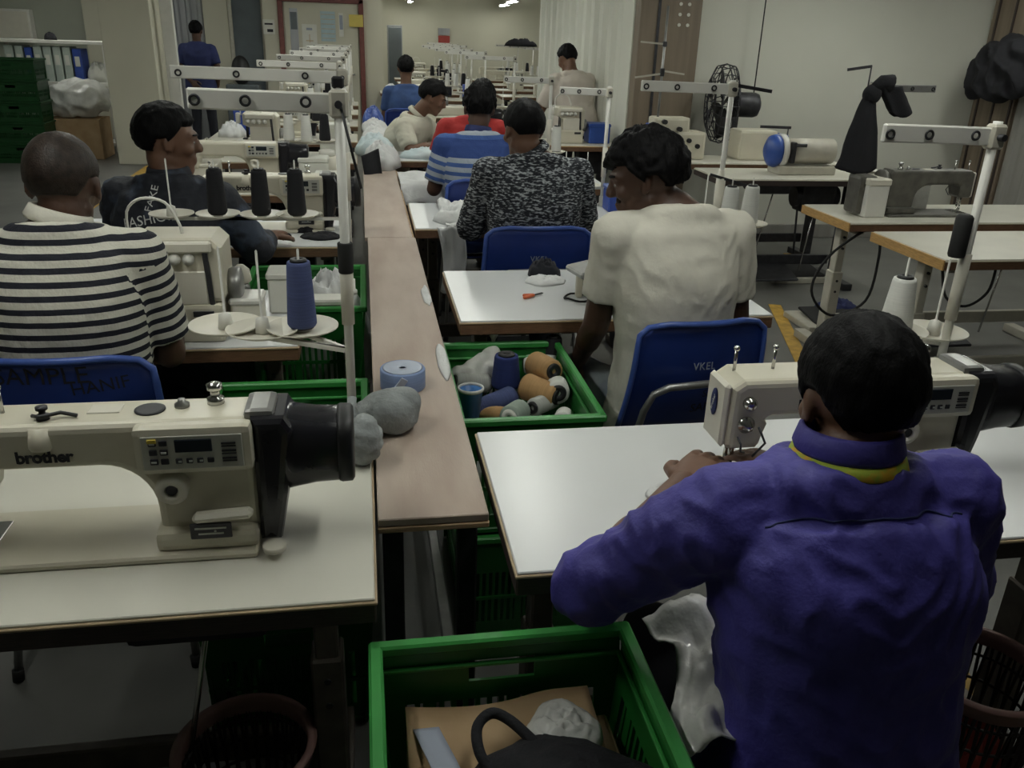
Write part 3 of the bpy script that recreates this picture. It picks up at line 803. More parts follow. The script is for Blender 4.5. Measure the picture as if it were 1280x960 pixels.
# ---- vented plastic crate: origin at the middle of its underside
def make_crate(name, label, W=0.40, D=0.59, H=0.34, group=None, m='crate_green', rimm='crate_rim'):
    t = thing(name, label, 'crate', group=group)
    MB().box((0, 0, 0.008), (W - 0.05, D - 0.05, 0.016), 0.003).build('base', m, t)
    def wall(L, handle):
        mb = MB(); th = 0.006; z0, z1 = 0.006, H - 0.02
        mb.box((0, 0, (z0 + z0 + 0.05) / 2), (L, th, 0.05)); mb.box((0, 0, z1 - 0.045), (L, th, 0.09) if not handle else (L, th, 0.03))
        if handle:   # opening for the hand
            mb.v = mb.v[:-8]; mb.f = mb.f[:-6]; mb.sm = mb.sm[:-6]
            mb.box((0, 0, z1 - 0.0125), (L, th, 0.025)); mb.box((0, 0, z1 - 0.0825), (L, th, 0.035))
            hw = 0.055
            for sx in (-1, 1):
                mb.box((sx * (L / 2 + hw) / 2, 0, z1 - 0.045), (L / 2 - hw, th, 0.04))
        mid0, mid1 = z0 + 0.05, z1 - 0.09 if not handle else z1 - 0.10
        # corner posts, ribs and open slots
        for sx in (-1, 1):
            mb.box((sx * (L / 2 - 0.02), 0, (mid0 + mid1) / 2), (0.04, th, mid1 - mid0))
        n = int((L - 0.08) / 0.020)
        for k in range(1, n):
            x = -L / 2 + 0.04 + (L - 0.08) * k / n
            if k % 7 == 0:
                mb.box((x, 0, (mid0 + mid1) / 2), (0.022, th, mid1 - mid0))
            else:
                mb.box((x, 0, (mid0 + mid1) / 2), (0.0085, th, mid1 - mid0))
        mb.box((0, -0.004, (mid0 + mid1) / 2), (L, 0.004, 0.012))
        return mb
    lean = 0.045
    for sx in (-1, 1):
        o = wall(D - 0.03, False).build('side_wall', m, t)
        o.location = (sx * (W / 2 - 0.034), 0, 0); o.rotation_euler = (0, 0, sx * math.pi / 2)
        e = Euler((R(-4.5), 0, 0)).to_matrix() @ Matrix.Identity(3)
        o.rotation_euler = (Matrix.Rotation(sx * math.pi / 2, 3, 'Z') @ Matrix.Rotation(R(4.5), 3, 'X')).to_euler()
    for sy in (-1, 1):
        o = wall(W - 0.03, True).build('end_wall', m, t)
        o.location = (0, sy * (D / 2 - 0.034), 0)
        o.rotation_euler = (Matrix.Rotation(0 if sy < 0 else math.pi, 3, 'Z') @ Matrix.Rotation(R(4.5), 3, 'X')).to_euler()
    rm = MB()
    for sx in (-1, 1):
        rm.box((sx * (W / 2 - 0.010), 0, H - 0.010), (0.022, D, 0.020), 0.004)
        rm.box((0, sx * (D / 2 - 0.010), H - 0.010), (W, 0.022, 0.020), 0.004)
        rm.box((sx * (W / 2 - 0.018), 0, H - 0.05), (0.008, D - 0.03, 0.008), 0.002)
        rm.box((0, sx * (D / 2 - 0.018), H - 0.05), (W - 0.03, 0.008, 0.008), 0.002)
    rm.build('rim', rimm, t)
    return t

# ---- cloth: a crumpled heap, closed underneath
def heap(name, label, c, rx, ry, h, m, seed=0, rough=0.35, cat='cloth', rz=0.0, group=None, n=40, flat=0.5, freq=3.0, parent=None):
    mb = MB(); vs = []; k = 0
    rings = 16
    for j in range(rings + 1):
        q = j / rings
        for i in range(n):
            a_ = 2 * math.pi * i / n
            wob = 1 + 0.28 * noise.noise(Vector((math.cos(a_) * 1.4, math.sin(a_) * 1.4, seed * 3.1)))
            r = q * wob
            x, y = rx * r * math.cos(a_), ry * r * math.sin(a_)
            f = max(0, 1 - q ** 2.2) ** flat
            nn = Vector((x / max(rx, ry) * freq, y / max(rx, ry) * freq, seed * 1.7))
            z = h * f * (1 + rough * (noise.ridged_multi_fractal(nn, 0.9, 2.1, 3, 1.0, 2.0) - 1.0)) if j < rings else 0
            vs.append(Vector((x, y, max(0.001 if j < rings else 0, z))))
    fs = [(j * n + i, j * n + (i + 1) % n, (j + 1) * n + (i + 1) % n, (j + 1) * n + i) for j in range(rings) for i in range(n)]
    fs.append(tuple(rings * n + i for i in range(n)))
    mb.add(vs, fs, True)
    o = mb.build(name, m, parent)
    o.location = c; o.rotation_euler = (0, 0, rz)
    if parent is None:
        tag(o, label, cat, group)
    return o

def sheet(name, label, f, nu, nv, m, cat='cloth', th=0.003, group=None, parent=None):
    """cloth from a function f(u,v) -> point, given a real thickness"""
    P_ = [[Vector(f(i / (nu - 1), j / (nv - 1))) for i in range(nu)] for j in range(nv)]
    mb = MB(); top = []; bot = []
    for j in range(nv):
        for i in range(nu):
            du = P_[j][min(i + 1, nu - 1)] - P_[j][max(i - 1, 0)]; dv = P_[min(j + 1, nv - 1)][i] - P_[max(j - 1, 0)][i]
            nn = du.cross(dv)
            nn = nn.normalized() if nn.length > 1e-9 else Vector((0, 0, 1))
            top.append(P_[j][i] + nn * th / 2); bot.append(P_[j][i] - nn * th / 2)
    n = nu * nv; fs = []
    for j in range(nv - 1):
        for i in range(nu - 1):
            a_ = j * nu + i
            fs.append((a_, a_ + 1, a_ + nu + 1, a_ + nu)); fs.append((n + a_, n + a_ + nu, n + a_ + nu + 1, n + a_ + 1))
    ring = [i for i in range(nu)] + [j * nu + nu - 1 for j in range(1, nv)] + [(nv - 1) * nu + i for i in range(nu - 2, -1, -1)] + [j * nu for j in range(nv - 2, 0, -1)]
    for k in range(len(ring)):
        a_, b_ = ring[k], ring[(k + 1) % len(ring)]
        fs.append((a_, n + a_, n + b_, b_))
    mb.add(top + bot, fs, True)
    o = mb.build(name, m, parent)
    if parent is None:
        tag(o, label, cat, group)
    return o

# ================================================================== people
def V(*a):
    return Vector(a)
def hand_geom(mb, wrist, d, pn, thumb_side, curl=0.5, s=1.0):
    """palm and five bent fingers; d finger direction, pn palm normal, thumb_side +1/-1"""
    d = Vector(d).normalized(); pn = Vector(pn); pn = (pn - d * pn.dot(d)).normalized(); t = pn.cross(d) * thumb_side
    w = Vector(wrist)
    def P_(a, b, c):
        return w + (d * a + t * b + pn * c) * s
    rings = []
    for a_, hw, hh in ((-0.01, 0.026, 0.019), (0.02, 0.032, 0.016), (0.05, 0.040, 0.014), (0.082, 0.040, 0.012), (0.092, 0.036, 0.009)):
        rings.append(superring(P_(a_, 0, 0), t, pn, hw * s, hh * s, 16, 2.4))
    mb.loft(rings)
    for b, L, r in ((0.030, 0.070, 0.0088), (0.010, 0.078, 0.0092), (-0.010, 0.072, 0.0088), (-0.029, 0.056, 0.0078)):
        p = P_(0.082, b, 0); ang = 0.0
        seg = (0.45, 0.32, 0.26)
        q = p
        for k, f in enumerate(seg):
            ang += curl * (0.55, 0.75, 0.5)[k]
            e = q + (d * math.cos(ang) + pn * math.sin(ang) + t * (b * 1.2)) * (L * f * s)
            mb.cap(q, e, r * s * (1 - 0.06 * k), r * s * (0.94 - 0.08 * k), 10)
            q = e
    p0 = P_(0.022, 0.030, 0.004); p1 = P_(0.050, 0.056, 0.014); p2 = P_(0.078, 0.064, 0.024); p3 = P_(0.100, 0.062, 0.034)
    mb.cap(p0, p1, 0.014 * s, 0.0115 * s, 10).cap(p1, p2, 0.0112 * s, 0.010 * s, 10).cap(p2, p3, 0.0098 * s, 0.008 * s, 10)

def head_geom(mb, c, Rm, s=0.95, jaw=1.0):
    def B(p, r, rot=None):
        q = Rm if rot is None else Rm @ rot
        mb.ball(c + Rm @ (Vector(p) * s), tuple(k * s for k in r), q, 18, 12)
    def Cp(p, q, a_, b_):
        mb.cap(c + Rm @ (Vector(p) * s), c + Rm @ (Vector(q) * s), a_ * s, b_ * s, 10)
    B((0, -0.012, 0.032), (0.077, 0.098, 0.094))
    B((0, 0.030, 0.005), (0.066, 0.066, 0.080))
    B((0, 0.032, -0.058), (0.052 * jaw, 0.058, 0.062))
    B((0, 0.066, -0.098), (0.026, 0.024, 0.022))                       # chin
    Cp((-0.050, -0.005, -0.055), (-0.022, 0.070, -0.098), 0.018, 0.017)  # jaw line
    Cp((0.050, -0.005, -0.055), (0.022, 0.070, -0.098), 0.018, 0.017)
    Cp((0, 0.092, 0.020), (0, 0.112, -0.022), 0.009, 0.013)              # nose
    B((0, 0.107, -0.026), (0.019, 0.014, 0.011))
    for sx in (-1, 1):
        Cp((sx * 0.012, 0.092, 0.032), (sx * 0.050, 0.072, 0.028), 0.011, 0.010)    # brow
        B((sx * 0.044, 0.066, -0.022), (0.022, 0.022, 0.022))                        # cheek
        B((sx * 0.079, -0.004, 0.000), (0.009, 0.020, 0.031), Euler((R(-12), 0, R(sx * 22))).to_matrix())   # ear
        B((sx * 0.080, 0.002, -0.022), (0.009, 0.012, 0.014))
        B((sx * 0.032, 0.076, 0.004), (0.017, 0.012, 0.011))                         # eyelid
    Cp((-0.017, 0.090, -0.056), (0.017, 0.090, -0.056), 0.0085, 0.0085)             # lips
    Cp((-0.015, 0.088, -0.069), (0.015, 0.088, -0.069), 0.0090, 0.0090)

def hair_obj(parent, c, Rm, m, s=0.95, thick=0.013, shag=0.006, front=0.42, nape=-0.62, side=-0.12, seed=1, top_thin=0.0, fringe=0.0):
    mb = MB(); nu, nv = 110, 46; vs = []; keep = []
    cc = Vector((0, -0.012, 0.032))
    rad = Vector((0.077, 0.098, 0.094))
    for j in range(nv + 1):
        th = math.pi * 0.86 * j / nv
        for i in range(nu):
            a_ = 2 * math.pi * i / nu
            d = Vector((math.sin(th) * math.cos(a_), math.sin(th) * math.sin(a_), math.cos(th)))
            fy = d.y / max(1e-6, math.hypot(d.x, d.y)) if th > 0.01 else 0
            # hairline height in unit-sphere z by azimuth: front, temples, above ears, nape
            if fy > 0.55:
                line = front - fringe * max(0, 1 - abs(d.x) * 2.2)
            elif fy > 0.05:
                q = (fy - 0.05) / 0.5; line = (-0.30) * (1 - q) + (front - 0.06) * q
            elif fy > -0.28:
                line = side
            else:
                q = min(1, (-0.28 - fy) / 0.35); line = side * (1 - q) + nape * q
            e = d.z - line
            k = max(0.0, min(1.0, (e + 0.10) / 0.16))
            keep.append(e > -0.12)
            n1 = noise.noise(Vector((d.x * 5, d.y * 5, d.z * 3 + seed))); n2 = noise.noise(Vector((d.x * 26, d.y * 26, d.z * 9 + seed)))
            t = (-0.006 + (thick + 0.006) * k) * (1 - top_thin * max(0, d.z) ** 2) + shag * (n1 + 0.5 * n2) * k
            t += shag * 0.55 * k * math.sin(th) * noise.noise(Vector((math.cos(a_ + 0.5 * th) * 13, math.sin(a_ + 0.5 * th) * 13, th * 1.3 + seed)))
            p = cc + Vector((d.x * rad.x, d.y * rad.y, d.z * rad.z)) + d * t
            if fy < -0.2 and d.z < -0.25:      # neck side of the skull goes straight down
                f = min(1, (-0.25 - d.z) / 0.5); p.y = p.y * (1 - 0.10 * f)
            vs.append(c + Rm @ (p * s))
    fs = []
    for j in range(nv):
        for i in range(nu):
            q = (j * nu + i, j * nu + (i + 1) % nu, (j + 1) * nu + (i + 1) % nu, (j + 1) * nu + i)
            if all(keep[x] for x in q):
                fs.append(q)
    mb.add(vs, fs, True)
    me = mb.mesh('hair')
    bm = bmesh.new(); bm.from_mesh(me)
    bmesh.ops.delete(bm, geom=[v for v in bm.verts if not v.link_faces], context='VERTS')
    bm.to_mesh(me); bm.free()
    me.materials.append(M[m])
    return link('hair', me, parent)

def get_co(me):
    n = len(me.vertices); a_ = [0.0] * (3 * n); b_ = [0.0] * (3 * n)
    me.vertices.foreach_get('co', a_); me.vertices.foreach_get('normal', b_)
    return [Vector(a_[3 * i:3 * i + 3]) for i in range(n)], [Vector(b_[3 * i:3 * i + 3]) for i in range(n)]
def set_co(me, cos):
    me.vertices.foreach_set('co', [c for p in cos for c in p]); me.update()

def catmull(pts, t):
    n = len(pts) - 1; k = min(int(t * n), n - 1); f = t * n - k
    p0, p1, p2, p3 = pts[max(k - 1, 0)], pts[k], pts[k + 1], pts[min(k + 2, n)]
    return 0.5 * ((2 * p1) + (p2 - p0) * f + (2 * p0 - 5 * p1 + 4 * p2 - p3) * f * f + (3 * p1 - p0 - 3 * p2 + p3) * f ** 3)

def person(label, loc, rz=0.0, lean=0.06, sh_z=1.0, head=None, head_rot=(0, 0, 0), arms=None, sleeve=0.55, fore_sleeve=0.0, shirt='white_shirt', trousers='dark_trouser',
           skin='skin', hair='hair', voxel=0.009, standing=False, twist=0.0, shw=0.175, bulk=1.0, fold=0.006, hairkw=None, tilt=0.0, eyes=False, hands=True, hem=None, knees=0.13, pel_z=None, rough_cuff=False, sitz=0.47, foldfreq=7.0, collar=None, undercollar=None, hand_curl=0.5, legs=True, seed=0.0, shroll=0.0, beard=False):
    """arms = {-1: (elbow, wrist, palm_normal), 1: ...} in the body's own frame (x right, y forward)"""
    pz = pel_z if pel_z is not None else (0.92 if standing else sitz + 0.07)
    tw = Matrix.Rotation(twist, 3, 'Z')
    pel = V(0, 0, pz); sh = V(tilt, lean, sh_z)
    waist = pel.lerp(sh, 0.36) + V(0, -0.012 if not standing else 0.0, 0); chest = pel.lerp(sh, 0.72) + V(0, -0.016, 0); neck = sh + V(0, 0.012, 0.065)
    hd = Vector(head) if head else neck + V(0, 0.03, 0.135)
    HR = Euler(head_rot, 'ZXY').to_matrix() if len(head_rot) == 3 else head_rot
    HR = Matrix.Rotation(head_rot[2], 3, 'Z') @ Matrix.Rotation(head_rot[0], 3, 'X') @ Matrix.Rotation(head_rot[1], 3, 'Y')
    spine = [pel - V(0, 0, 0.06), pel, waist, chest, sh - V(0, 0.0, 0.035), sh + V(0, 0.004, 0.022), neck]
    dims = [(0.150, 0.115), (0.170, 0.125), (0.152, 0.112), (0.168, 0.118), (0.160, 0.098), (0.112, 0.076), (0.060, 0.056)]
    def torso(mb, grow, last=6):
        rings = []; NN = 26
        for k in range(NN + 1):
            t = k / NN * last / 6
            c = catmull(spine, t); c2 = catmull(spine, min(1, t + 0.02)); c1 = catmull(spine, max(0, t - 0.02))
            tan = (c2 - c1).normalized()
            q = t * 6; i = min(int(q), 5); f = q - i; f = f * f * (3 - 2 * f)
            rx = (dims[i][0] * (1 - f) + dims[i + 1][0] * f) * bulk + grow; ry = (dims[i][1] * (1 - f) + dims[i + 1][1] * f) * bulk + grow
            xx = (Matrix.Rotation(twist * min(1, t * 1.3), 3, 'Z') @ V(1, 0, 0)); xx = (xx - tan * xx.dot(tan)).normalized(); yy = tan.cross(xx)
            rings.append(superring(c, xx, yy, rx, ry, 28, 2.4))
        mb.loft(rings)
    S = {sx: sh + tw @ V(sx * shw, 0.0, -0.035 - sx * shroll) for sx in (-1, 1)}
    if arms is None:
        arms = {}
    for sx in (-1, 1):
        if sx not in arms:
            arms[sx] = (S[sx] + V(sx * 0.05, 0.02, -0.28), S[sx] + V(sx * 0.02, 0.22, -0.36), V(0, 0, -1)) if not standing else (S[sx] + V(sx * 0.05, -0.03, -0.28), S[sx] + V(sx * 0.05, 0.02, -0.52), V(-sx, 0, 0))
    if standing:
        hip = {sx: V(sx * 0.085, 0, pz - 0.03) for sx in (-1, 1)}; knee = {sx: V(sx * 0.10, 0.01, 0.48) for sx in (-1, 1)}; ank = {sx: V(sx * 0.12, -0.02, 0.08) for sx in (-1, 1)}
    else:
        hip = {sx: V(sx * 0.09, 0.02, pz - 0.01) for sx in (-1, 1)}; knee = {sx: V(sx * knees, 0.42, pz - 0.03) for sx in (-1, 1)}; ank = {sx: V(sx * (knees + .01), 0.36, 0.09) for sx in (-1, 1)}
    # ---- skin: one continuous body
    bm_ = MB()
    torso(bm_, -0.014)
    bm_.cap(neck - V(0, 0, 0.03), hd + HR @ V(0, -0.022, -0.055), 0.057, 0.054, 16)
    head_geom(bm_, hd, HR)
    for sx in (-1, 1):
        el, wr, pn = arms[sx][:3]
        el, wr = Vector(el), Vector(wr)
        bm_.ball(S[sx], 0.055).cap(S[sx], el, 0.050, 0.041).cap(el, wr, 0.041, 0.027)
        bm_.cap(el, el.lerp(wr, 0.45), 0.041, 0.040)
        if legs:
            bm_.cap(hip[sx], knee[sx], 0.075, 0.052).cap(knee[sx], ank[sx], 0.050, 0.034)
            bm_.cap(ank[sx], ank[sx] + V(0, 0.12, -0.055), 0.032, 0.022)
    me = remesh(bm_, voxel, 3)
    hm = None
    if hands:
        hm = MB()
        for sx in (-1, 1):
            el, wr, pn = arms[sx][:3]
            dv = arms[sx][3] if len(arms[sx]) > 3 else (Vector(wr) - Vector(el))
            hand_geom(hm, wr, dv, pn, sx if len(arms[sx]) < 5 else arms[sx][4], hand_curl)
        hme = remesh(hm, 0.0045, 2)
        b = bmesh.new(); b.from_mesh(me); b.from_mesh(hme); b.to_mesh(me); b.free()
        me.polygons.foreach_set('use_smooth', [True] * len(me.polygons))
    me.materials.clear(); me.materials.append(M[skin])
    root = link('person', me)
    root.location = loc; root.rotation_euler = (0, 0, rz)
    tag(root, label, 'person')
    # ---- shirt
    sm = MB()
    lastk = 5.55
    torso(sm, 0.012, lastk)
    if hem is not None:
        c0 = pel - V(0, 0, 0.05)
        sm.loft([superring(c0 + V(0, 0, -hem), V(1, 0, 0), V(0, 1, 0), 0.190 * bulk, 0.145 * bulk, 28, 2.4), superring(c0 + V(0, 0, 0.06), V(1, 0, 0), V(0, 1, 0), 0.184 * bulk, 0.140 * bulk, 28, 2.4)])
    segs = []
    for sx in (-1, 1):
        el, wr = Vector(arms[sx][0]), Vector(arms[sx][1])
        inner = sh + tw @ V(sx * 0.09, 0, -0.012)
        sm.cap(inner, S[sx] + V(0, 0, 0.004), 0.055, 0.066 * bulk)
        sm.ball(S[sx], 0.068 * bulk)
        if sleeve < 1:
            e = S[sx].lerp(el, sleeve)
            sm.cap(S[sx], e, 0.067 * bulk, 0.060 * bulk, flat1=True)
        else:
            sm.cap(S[sx], el, 0.066 * bulk, 0.056 * bulk)
            if fore_sleeve > 0:
                sm.cap(el, el.lerp(wr, fore_sleeve), 0.055 * bulk, 0.048 * bulk if rough_cuff else 0.040, flat1=True)
        segs.append((S[sx], el)); segs.append((el, wr))
    shm = remesh(sm, voxel, 4)
    run = []
    cos, vno = get_co(shm)
    for p in cos:
        best = 1e9
        # torso or sleeve?
        val = p.z
        for a_, b_ in segs:
            d = b_ - a_; t = max(0, min(1, (p - a_).dot(d) / d.length_squared)); q = (p - (a_ + d * t)).length
            if q < 0.085 and (p.x - a_.x) * (1 if a_.x > sh.x else -1) > -0.012 - 0.25 * max(0, p.z - a_.z) and q < best and t > 0.02:
                best = q; val = a_.z - (p - a_).dot(d.normalized())
        run.append(val)
    if fold:
        for ii, (p, nn) in enumerate(zip(cos, vno)):
            f1 = noise.noise(Vector((p.x * foldfreq * .8, p.y * foldfreq * .8, p.z * foldfreq * 1.7 + 2 * p.x + seed)))
            f2 = noise.noise(Vector((p.x * foldfreq * 2.4 + 5, p.y * foldfreq * 2.4, (p.z - 0.6 * abs(p.x)) * foldfreq * 2.6 + seed)))
            cos[ii] = p + nn * fold * (0.9 * f1 + 0.8 * (1 - 2.2 * abs(f2)) * 0.6)
        set_co(shm, cos)
    at = shm.attributes.new('run', 'FLOAT', 'POINT')
    at.data.foreach_set('value', run)
    shm.materials.clear(); shm.materials.append(M[shirt])
    so = link('shirt', shm, root)
    # ---- collar
    if collar:
        ax = (hd - neck).normalized()
        cax = V(0, 0.10, 1) if undercollar else ax + V(0, -0.25, 0)
        MB().lathe([(0.062, 0.010), (0.074, 0.008), (0.077, 0.016), (0.070, 0.040), (0.064, 0.044), (0.060, 0.036)], neck + V(0, -0.004, -0.026 + (0.012 if undercollar else 0)), cax, 30, ring=True).build('collar', collar, root)
        if undercollar:
            MB().lathe([(0.070, 0.006), (0.081, 0.002), (0.0825, 0.006), (0.077, 0.020), (0.070, 0.022)], neck + V(0, -0.006, -0.026), cax, 30, ring=True).build('inner_collar', undercollar, root)
    # ---- trousers and shoes
    if legs:
        tm = MB()
        tm.loft([superring(pel + V(0, 0, dz), V(1, 0, 0), V(0, 1, 0), rx, ry, 24, 2.4) for dz, rx, ry in ((-0.075, 0.145, 0.11), (-0.03, 0.172, 0.132), (0.06, 0.168, 0.128), (0.09, 0.158, 0.118))])
        for sx in (-1, 1):
            tm.cap(hip[sx], knee[sx], 0.088, 0.066).cap(knee[sx], ank[sx] + V(0, 0, 0.02), 0.065, 0.055, flat1=True)
        tme = remesh(tm, max(voxel, 0.010), 4)
        tc_, tn_ = get_co(tme)
        set_co(tme, [p + n * 0.005 * noise.noise(p * 11) for p, n in zip(tc_, tn_)])
        tme.materials.clear(); tme.materials.append(M[trousers])
        link('trousers', tme, root)
        for sx in (-1, 1):
            a_ = ank[sx]; rings = []
            for dy, rw, rh in ((-0.055, 0.022, 0.02), (-0.045, 0.034, 0.036), (0.0, 0.038, 0.048), (0.06, 0.042, 0.034), (0.12, 0.046, 0.026), (0.165, 0.036, 0.020), (0.18, 0.015, 0.010)):
                rings.append(superring(V(a_.x, a_.y + dy, rh + 0.002), V(1, 0, 0), V(0, 0, 1), rw, rh, 16, 2.6))
            MB().loft(rings).build('shoe', 'shoe_mat', root)
    hk = dict(seed=len(label)); hk.update(hairkw or {})
    hair_obj(root, hd, HR, hair, **hk)
    if beard:
        bb = MB()
        bb.ball(hd + HR @ (V(0, 0.062, -0.096) * 0.95), (0.031, 0.027, 0.027), HR, 18, 12).cap(hd + HR @ (V(-0.026, 0.082, -0.043) * 0.95), hd + HR @ (V(0.026, 0.082, -0.043) * 0.95), 0.010, 0.010, 10)
        bme = remesh(bb, 0.005, 2); bme.materials.clear(); bme.materials.append(M['hair_thin']); link('beard', bme, root)
    if eyes:
        for sx in (-1, 1):
            e = MB().ball(hd + HR @ (V(sx * 0.032, 0.0835, 0.003) * 0.95), (0.0095, 0.0065, 0.0055), HR, 12, 8).build('eye', 'eye_white', root)
            MB().ball(hd + HR @ (V(sx * 0.032, 0.0885, 0.003) * 0.95), (0.0042, 0.0024, 0.0042), HR, 10, 6).build('pupil', 'ink', e)
            MB().cap(hd + HR @ (V(sx * 0.016, 0.099, 0.030) * 0.95), hd + HR @ (V(sx * 0.050, 0.083, 0.031) * 0.95), 0.004, 0.0028, 8).build('eyebrow', 'hair', root)
    root['shirt_mesh'] = so.name
    return root

def seam(person_obj, pts, m, r=0.0016, back=V(0, -1, 0)):
    """stitched line laid onto the shirt, given as x/z points seen from behind"""
    so = bpy.data.objects[person_obj['shirt_mesh']]
    tm = bmesh.new(); tm.from_mesh(so.data); bvh = BVHTree.FromBMesh(tm); out = []
    for i in range(len(pts) - 1):
        for k in range(12):
            f = k / 12
            x, z = pts[i][0] * (1 - f) + pts[i + 1][0] * f, pts[i][1] * (1 - f) + pts[i + 1][1] * f
            h = bvh.ray_cast(V(x, -0.5, z), V(0, 1, 0), 1.0)
            if h[0]:
                out.append(h[0] + V(0, -0.0006, 0))
    tm.free()
    if len(out) > 2:
        MB().tube(out, r, 5).build('seam', m, so)

# ================================================================== the sewing line: tables, machines, stands
# long plank between the two lines of tables
pk = thing('plank_table', 'long narrow brown plank running between the two lines of sewing tables', 'table', (0, 0, 0))
PY = [1.33, 3.62, 5.95, 8.65]
for a_, b_ in zip(PY[:-1], PY[1:]):
    xo = {1.33: 0.0, 3.62: -0.012, 5.95: 0.004}[a_]
    MB().box((0.104 + xo, (a_ + b_) / 2, 0.772), (0.204, b_ - a_ - 0.004, 0.016), 0.002).build('plank', 'plank', pk)
MB().box((0.104, 1.336, 0.757), (0.206, 0.012, 0.012), 0.002).box((0.104, 3.5, 0.757), (0.204, 4.3, 0.012), 0.002).build('ply_underlayer', 'ply_edge', pk)
for y in (1.42, 3.0, 4.6, 6.2, 8.5):
    MB().box((0.03, y, 0.375), (0.04, 0.04, 0.75), 0.004).build('leg', 'dark_steel', pk)
    MB().box((0.175, y, 0.375), (0.04, 0.04, 0.75), 0.004).build('leg', 'dark_steel', pk)
MB().box((0.03, 5.0, 0.12), (0.03, 7.2, 0.03), 0.003).build('stretcher', 'grey_steel', pk)
MB().box((0.175, 5.0, 0.12), (0.03, 7.2, 0.03), 0.003).build('stretcher', 'grey_steel', pk)

def place_table(x0, y0, wd, dp, label, group=None, **k):
    t = make_table('sewing_table', wd, dp, label, group, **k)
    t.location = (x0, y0, 0)
    return t
GT = 'sewing tables along the plank'
place_table(-1.205, 1.10, 1.20, 0.58, 'white sewing table carrying the machine beside the grey wrapped bundle', GT, edge='edge_dark', top='laminate_warm')
place_table(-1.32, 2.28, 1.12, 0.56, 'white sewing table carrying the overlock machine in front of the striped shirt', GT)
place_table(-1.22, 3.47, 1.15, 0.56, 'white sewing table with black scraps in front of the man in dark jacket', GT)
place_table(0.225, 1.14, 1.36, 0.54, 'bare white sewing table in front of the man in purple shirt', GT, edge='edge_dark', trim='edge_trim')
place_table(0.275, 2.46, round(G(974, 398, 0.78).x - 0.275, 3), 0.60, 'white sewing table with orange clip in front of the man in white T-shirt', GT)
place_table(0.215, 3.80, 1.25, 0.62, 'white sewing table with white garment hanging off its edge', GT)
place_table(0.24, 4.92, 1.2, 0.55, 'white sewing table covered in white cloth in front of the blue striped shirt', GT)
place_table(0.24, 5.98, 1.2, 0.52, 'sewing table with pale blue cloth under the arms of the beige shirted man', GT)

m1 = make_machine('sewing_machine', 'cream lockstitch machine with control panel and black motor, beside the grey wrapped bundle', 'sewing machines in use')
m1.location = (-0.428, 1.325, 0.78)
m2 = dup(m1, (0.925, 1.405, 0.78), 0, 'cream lockstitch machine with black motor in front of the man in purple shirt', 'sewing machines in use')
m3 = dup(m1, (-0.415, 3.80, 0.78), 0, 'cream lockstitch machine standing behind the black thread cones', 'sewing machines in use')
# metal lid strip and seam line of the bed
# stands
s1 = make_stand('thread_stand', 'tall white thread stand with a blue cone, by the grey wrapped bundle', 'thread stands', H=0.725, beam=0.262,
                plates=((-0.262, 0.14), (-0.182, 0.105), (-0.10, 0.115)), plate_z=0.222, pr=0.074)
s1.location = (-0.043, 1.645, 0.78)
s2 = make_stand('thread_stand', 'white thread stand carrying three black cones near the dark jacket', 'thread stands', H=0.715, beam=0.50,
                plates=((-0.545, 0.0), (-0.405, 0.0), (-0.27, -0.01), (-0.16, -0.01)), plate_z=0.262, pr=0.066)
s2.location = (-0.058, 2.78, 0.78)
sR = make_stand('thread_stand', 'white thread stand with a white cone behind the purple shirt', 'thread stands', H=0.69, beam=0.26,
                plates=((-0.09, 0.06), (0.0, 0.045)), plate_z=0.215, pr=0.072)
sR.location = (1.282, 1.605, 0.78)
MB().box((0, 0, 0.732), (0.022, 0.022, 0.02), 0.003).build('pole_cap', 'black_plastic', s1)
MB().cyl((0.004, -0.014, 0.69), (0.035, -0.02, 0.545), 0.0028, n=6).build('tension_rod', 'black_plastic', s1)
zt = A(438, 322, 1.645).z - 0.78
MB().lathe([(0.0140, zt - 0.03), (0.0150, zt - 0.028), (0.0150, zt + 0.028), (0.0140, zt + 0.03)], n=14).build('tape_band', 'black_rubber', s1)
GC = 'thread cones on the stands'
def cone_at(stand, k, m, label, **kw):
    pl = [c for c in stand.children if c.name.startswith('spool_plate')][k]
    me = pl.data
    # plate centre from its vertices
    c = sum((v.co for v in me.vertices), Vector()) / len(me.vertices)
    o = make_cone('thread_cone', label, m, group=GC, **kw)
    o.location = stand.location + Vector((c.x, c.y, c.z + 0.004))
    return o
cone_at(s1, 2, 'thread_blue', 'slate blue thread cone on the stand by the plank', h=0.150, r0=0.031, r1=0.025)
for k in (1, 2, 3):
    cone_at(s2, k, 'thread_black', ['', 'black thread cone on the stand, next to the empty plate', 'black thread cone on the middle of the stand', 'black thread cone nearest the pole of the stand'][k], h=0.145, r0=0.030, r1=0.024)
cone_at(sR, 0, 'thread_white', 'white thread cone on the stand behind the purple shirt', h=0.13, r0=0.036, r1=0.026)
MB_ = MB().lathe([(0.016, 0), (0.018, 0.005), (0.018, 0.085), (0.014, 0.09), (1e-6, 0.09)], n=16)
bs = MB_.build('black_sleeve', 'black_rubber'); bs.location = (1.252, 1.600, 1.185)
tag(bs, 'black rubber sleeve pushed onto the arm of the thread stand', 'sleeve')
bs.parent = sR; bs.matrix_parent_inverse = Matrix.Identity(4); bs.location = (-0.030, -0.008, 0.41)
for kk in ('label', 'category'):
    del bs[kk]

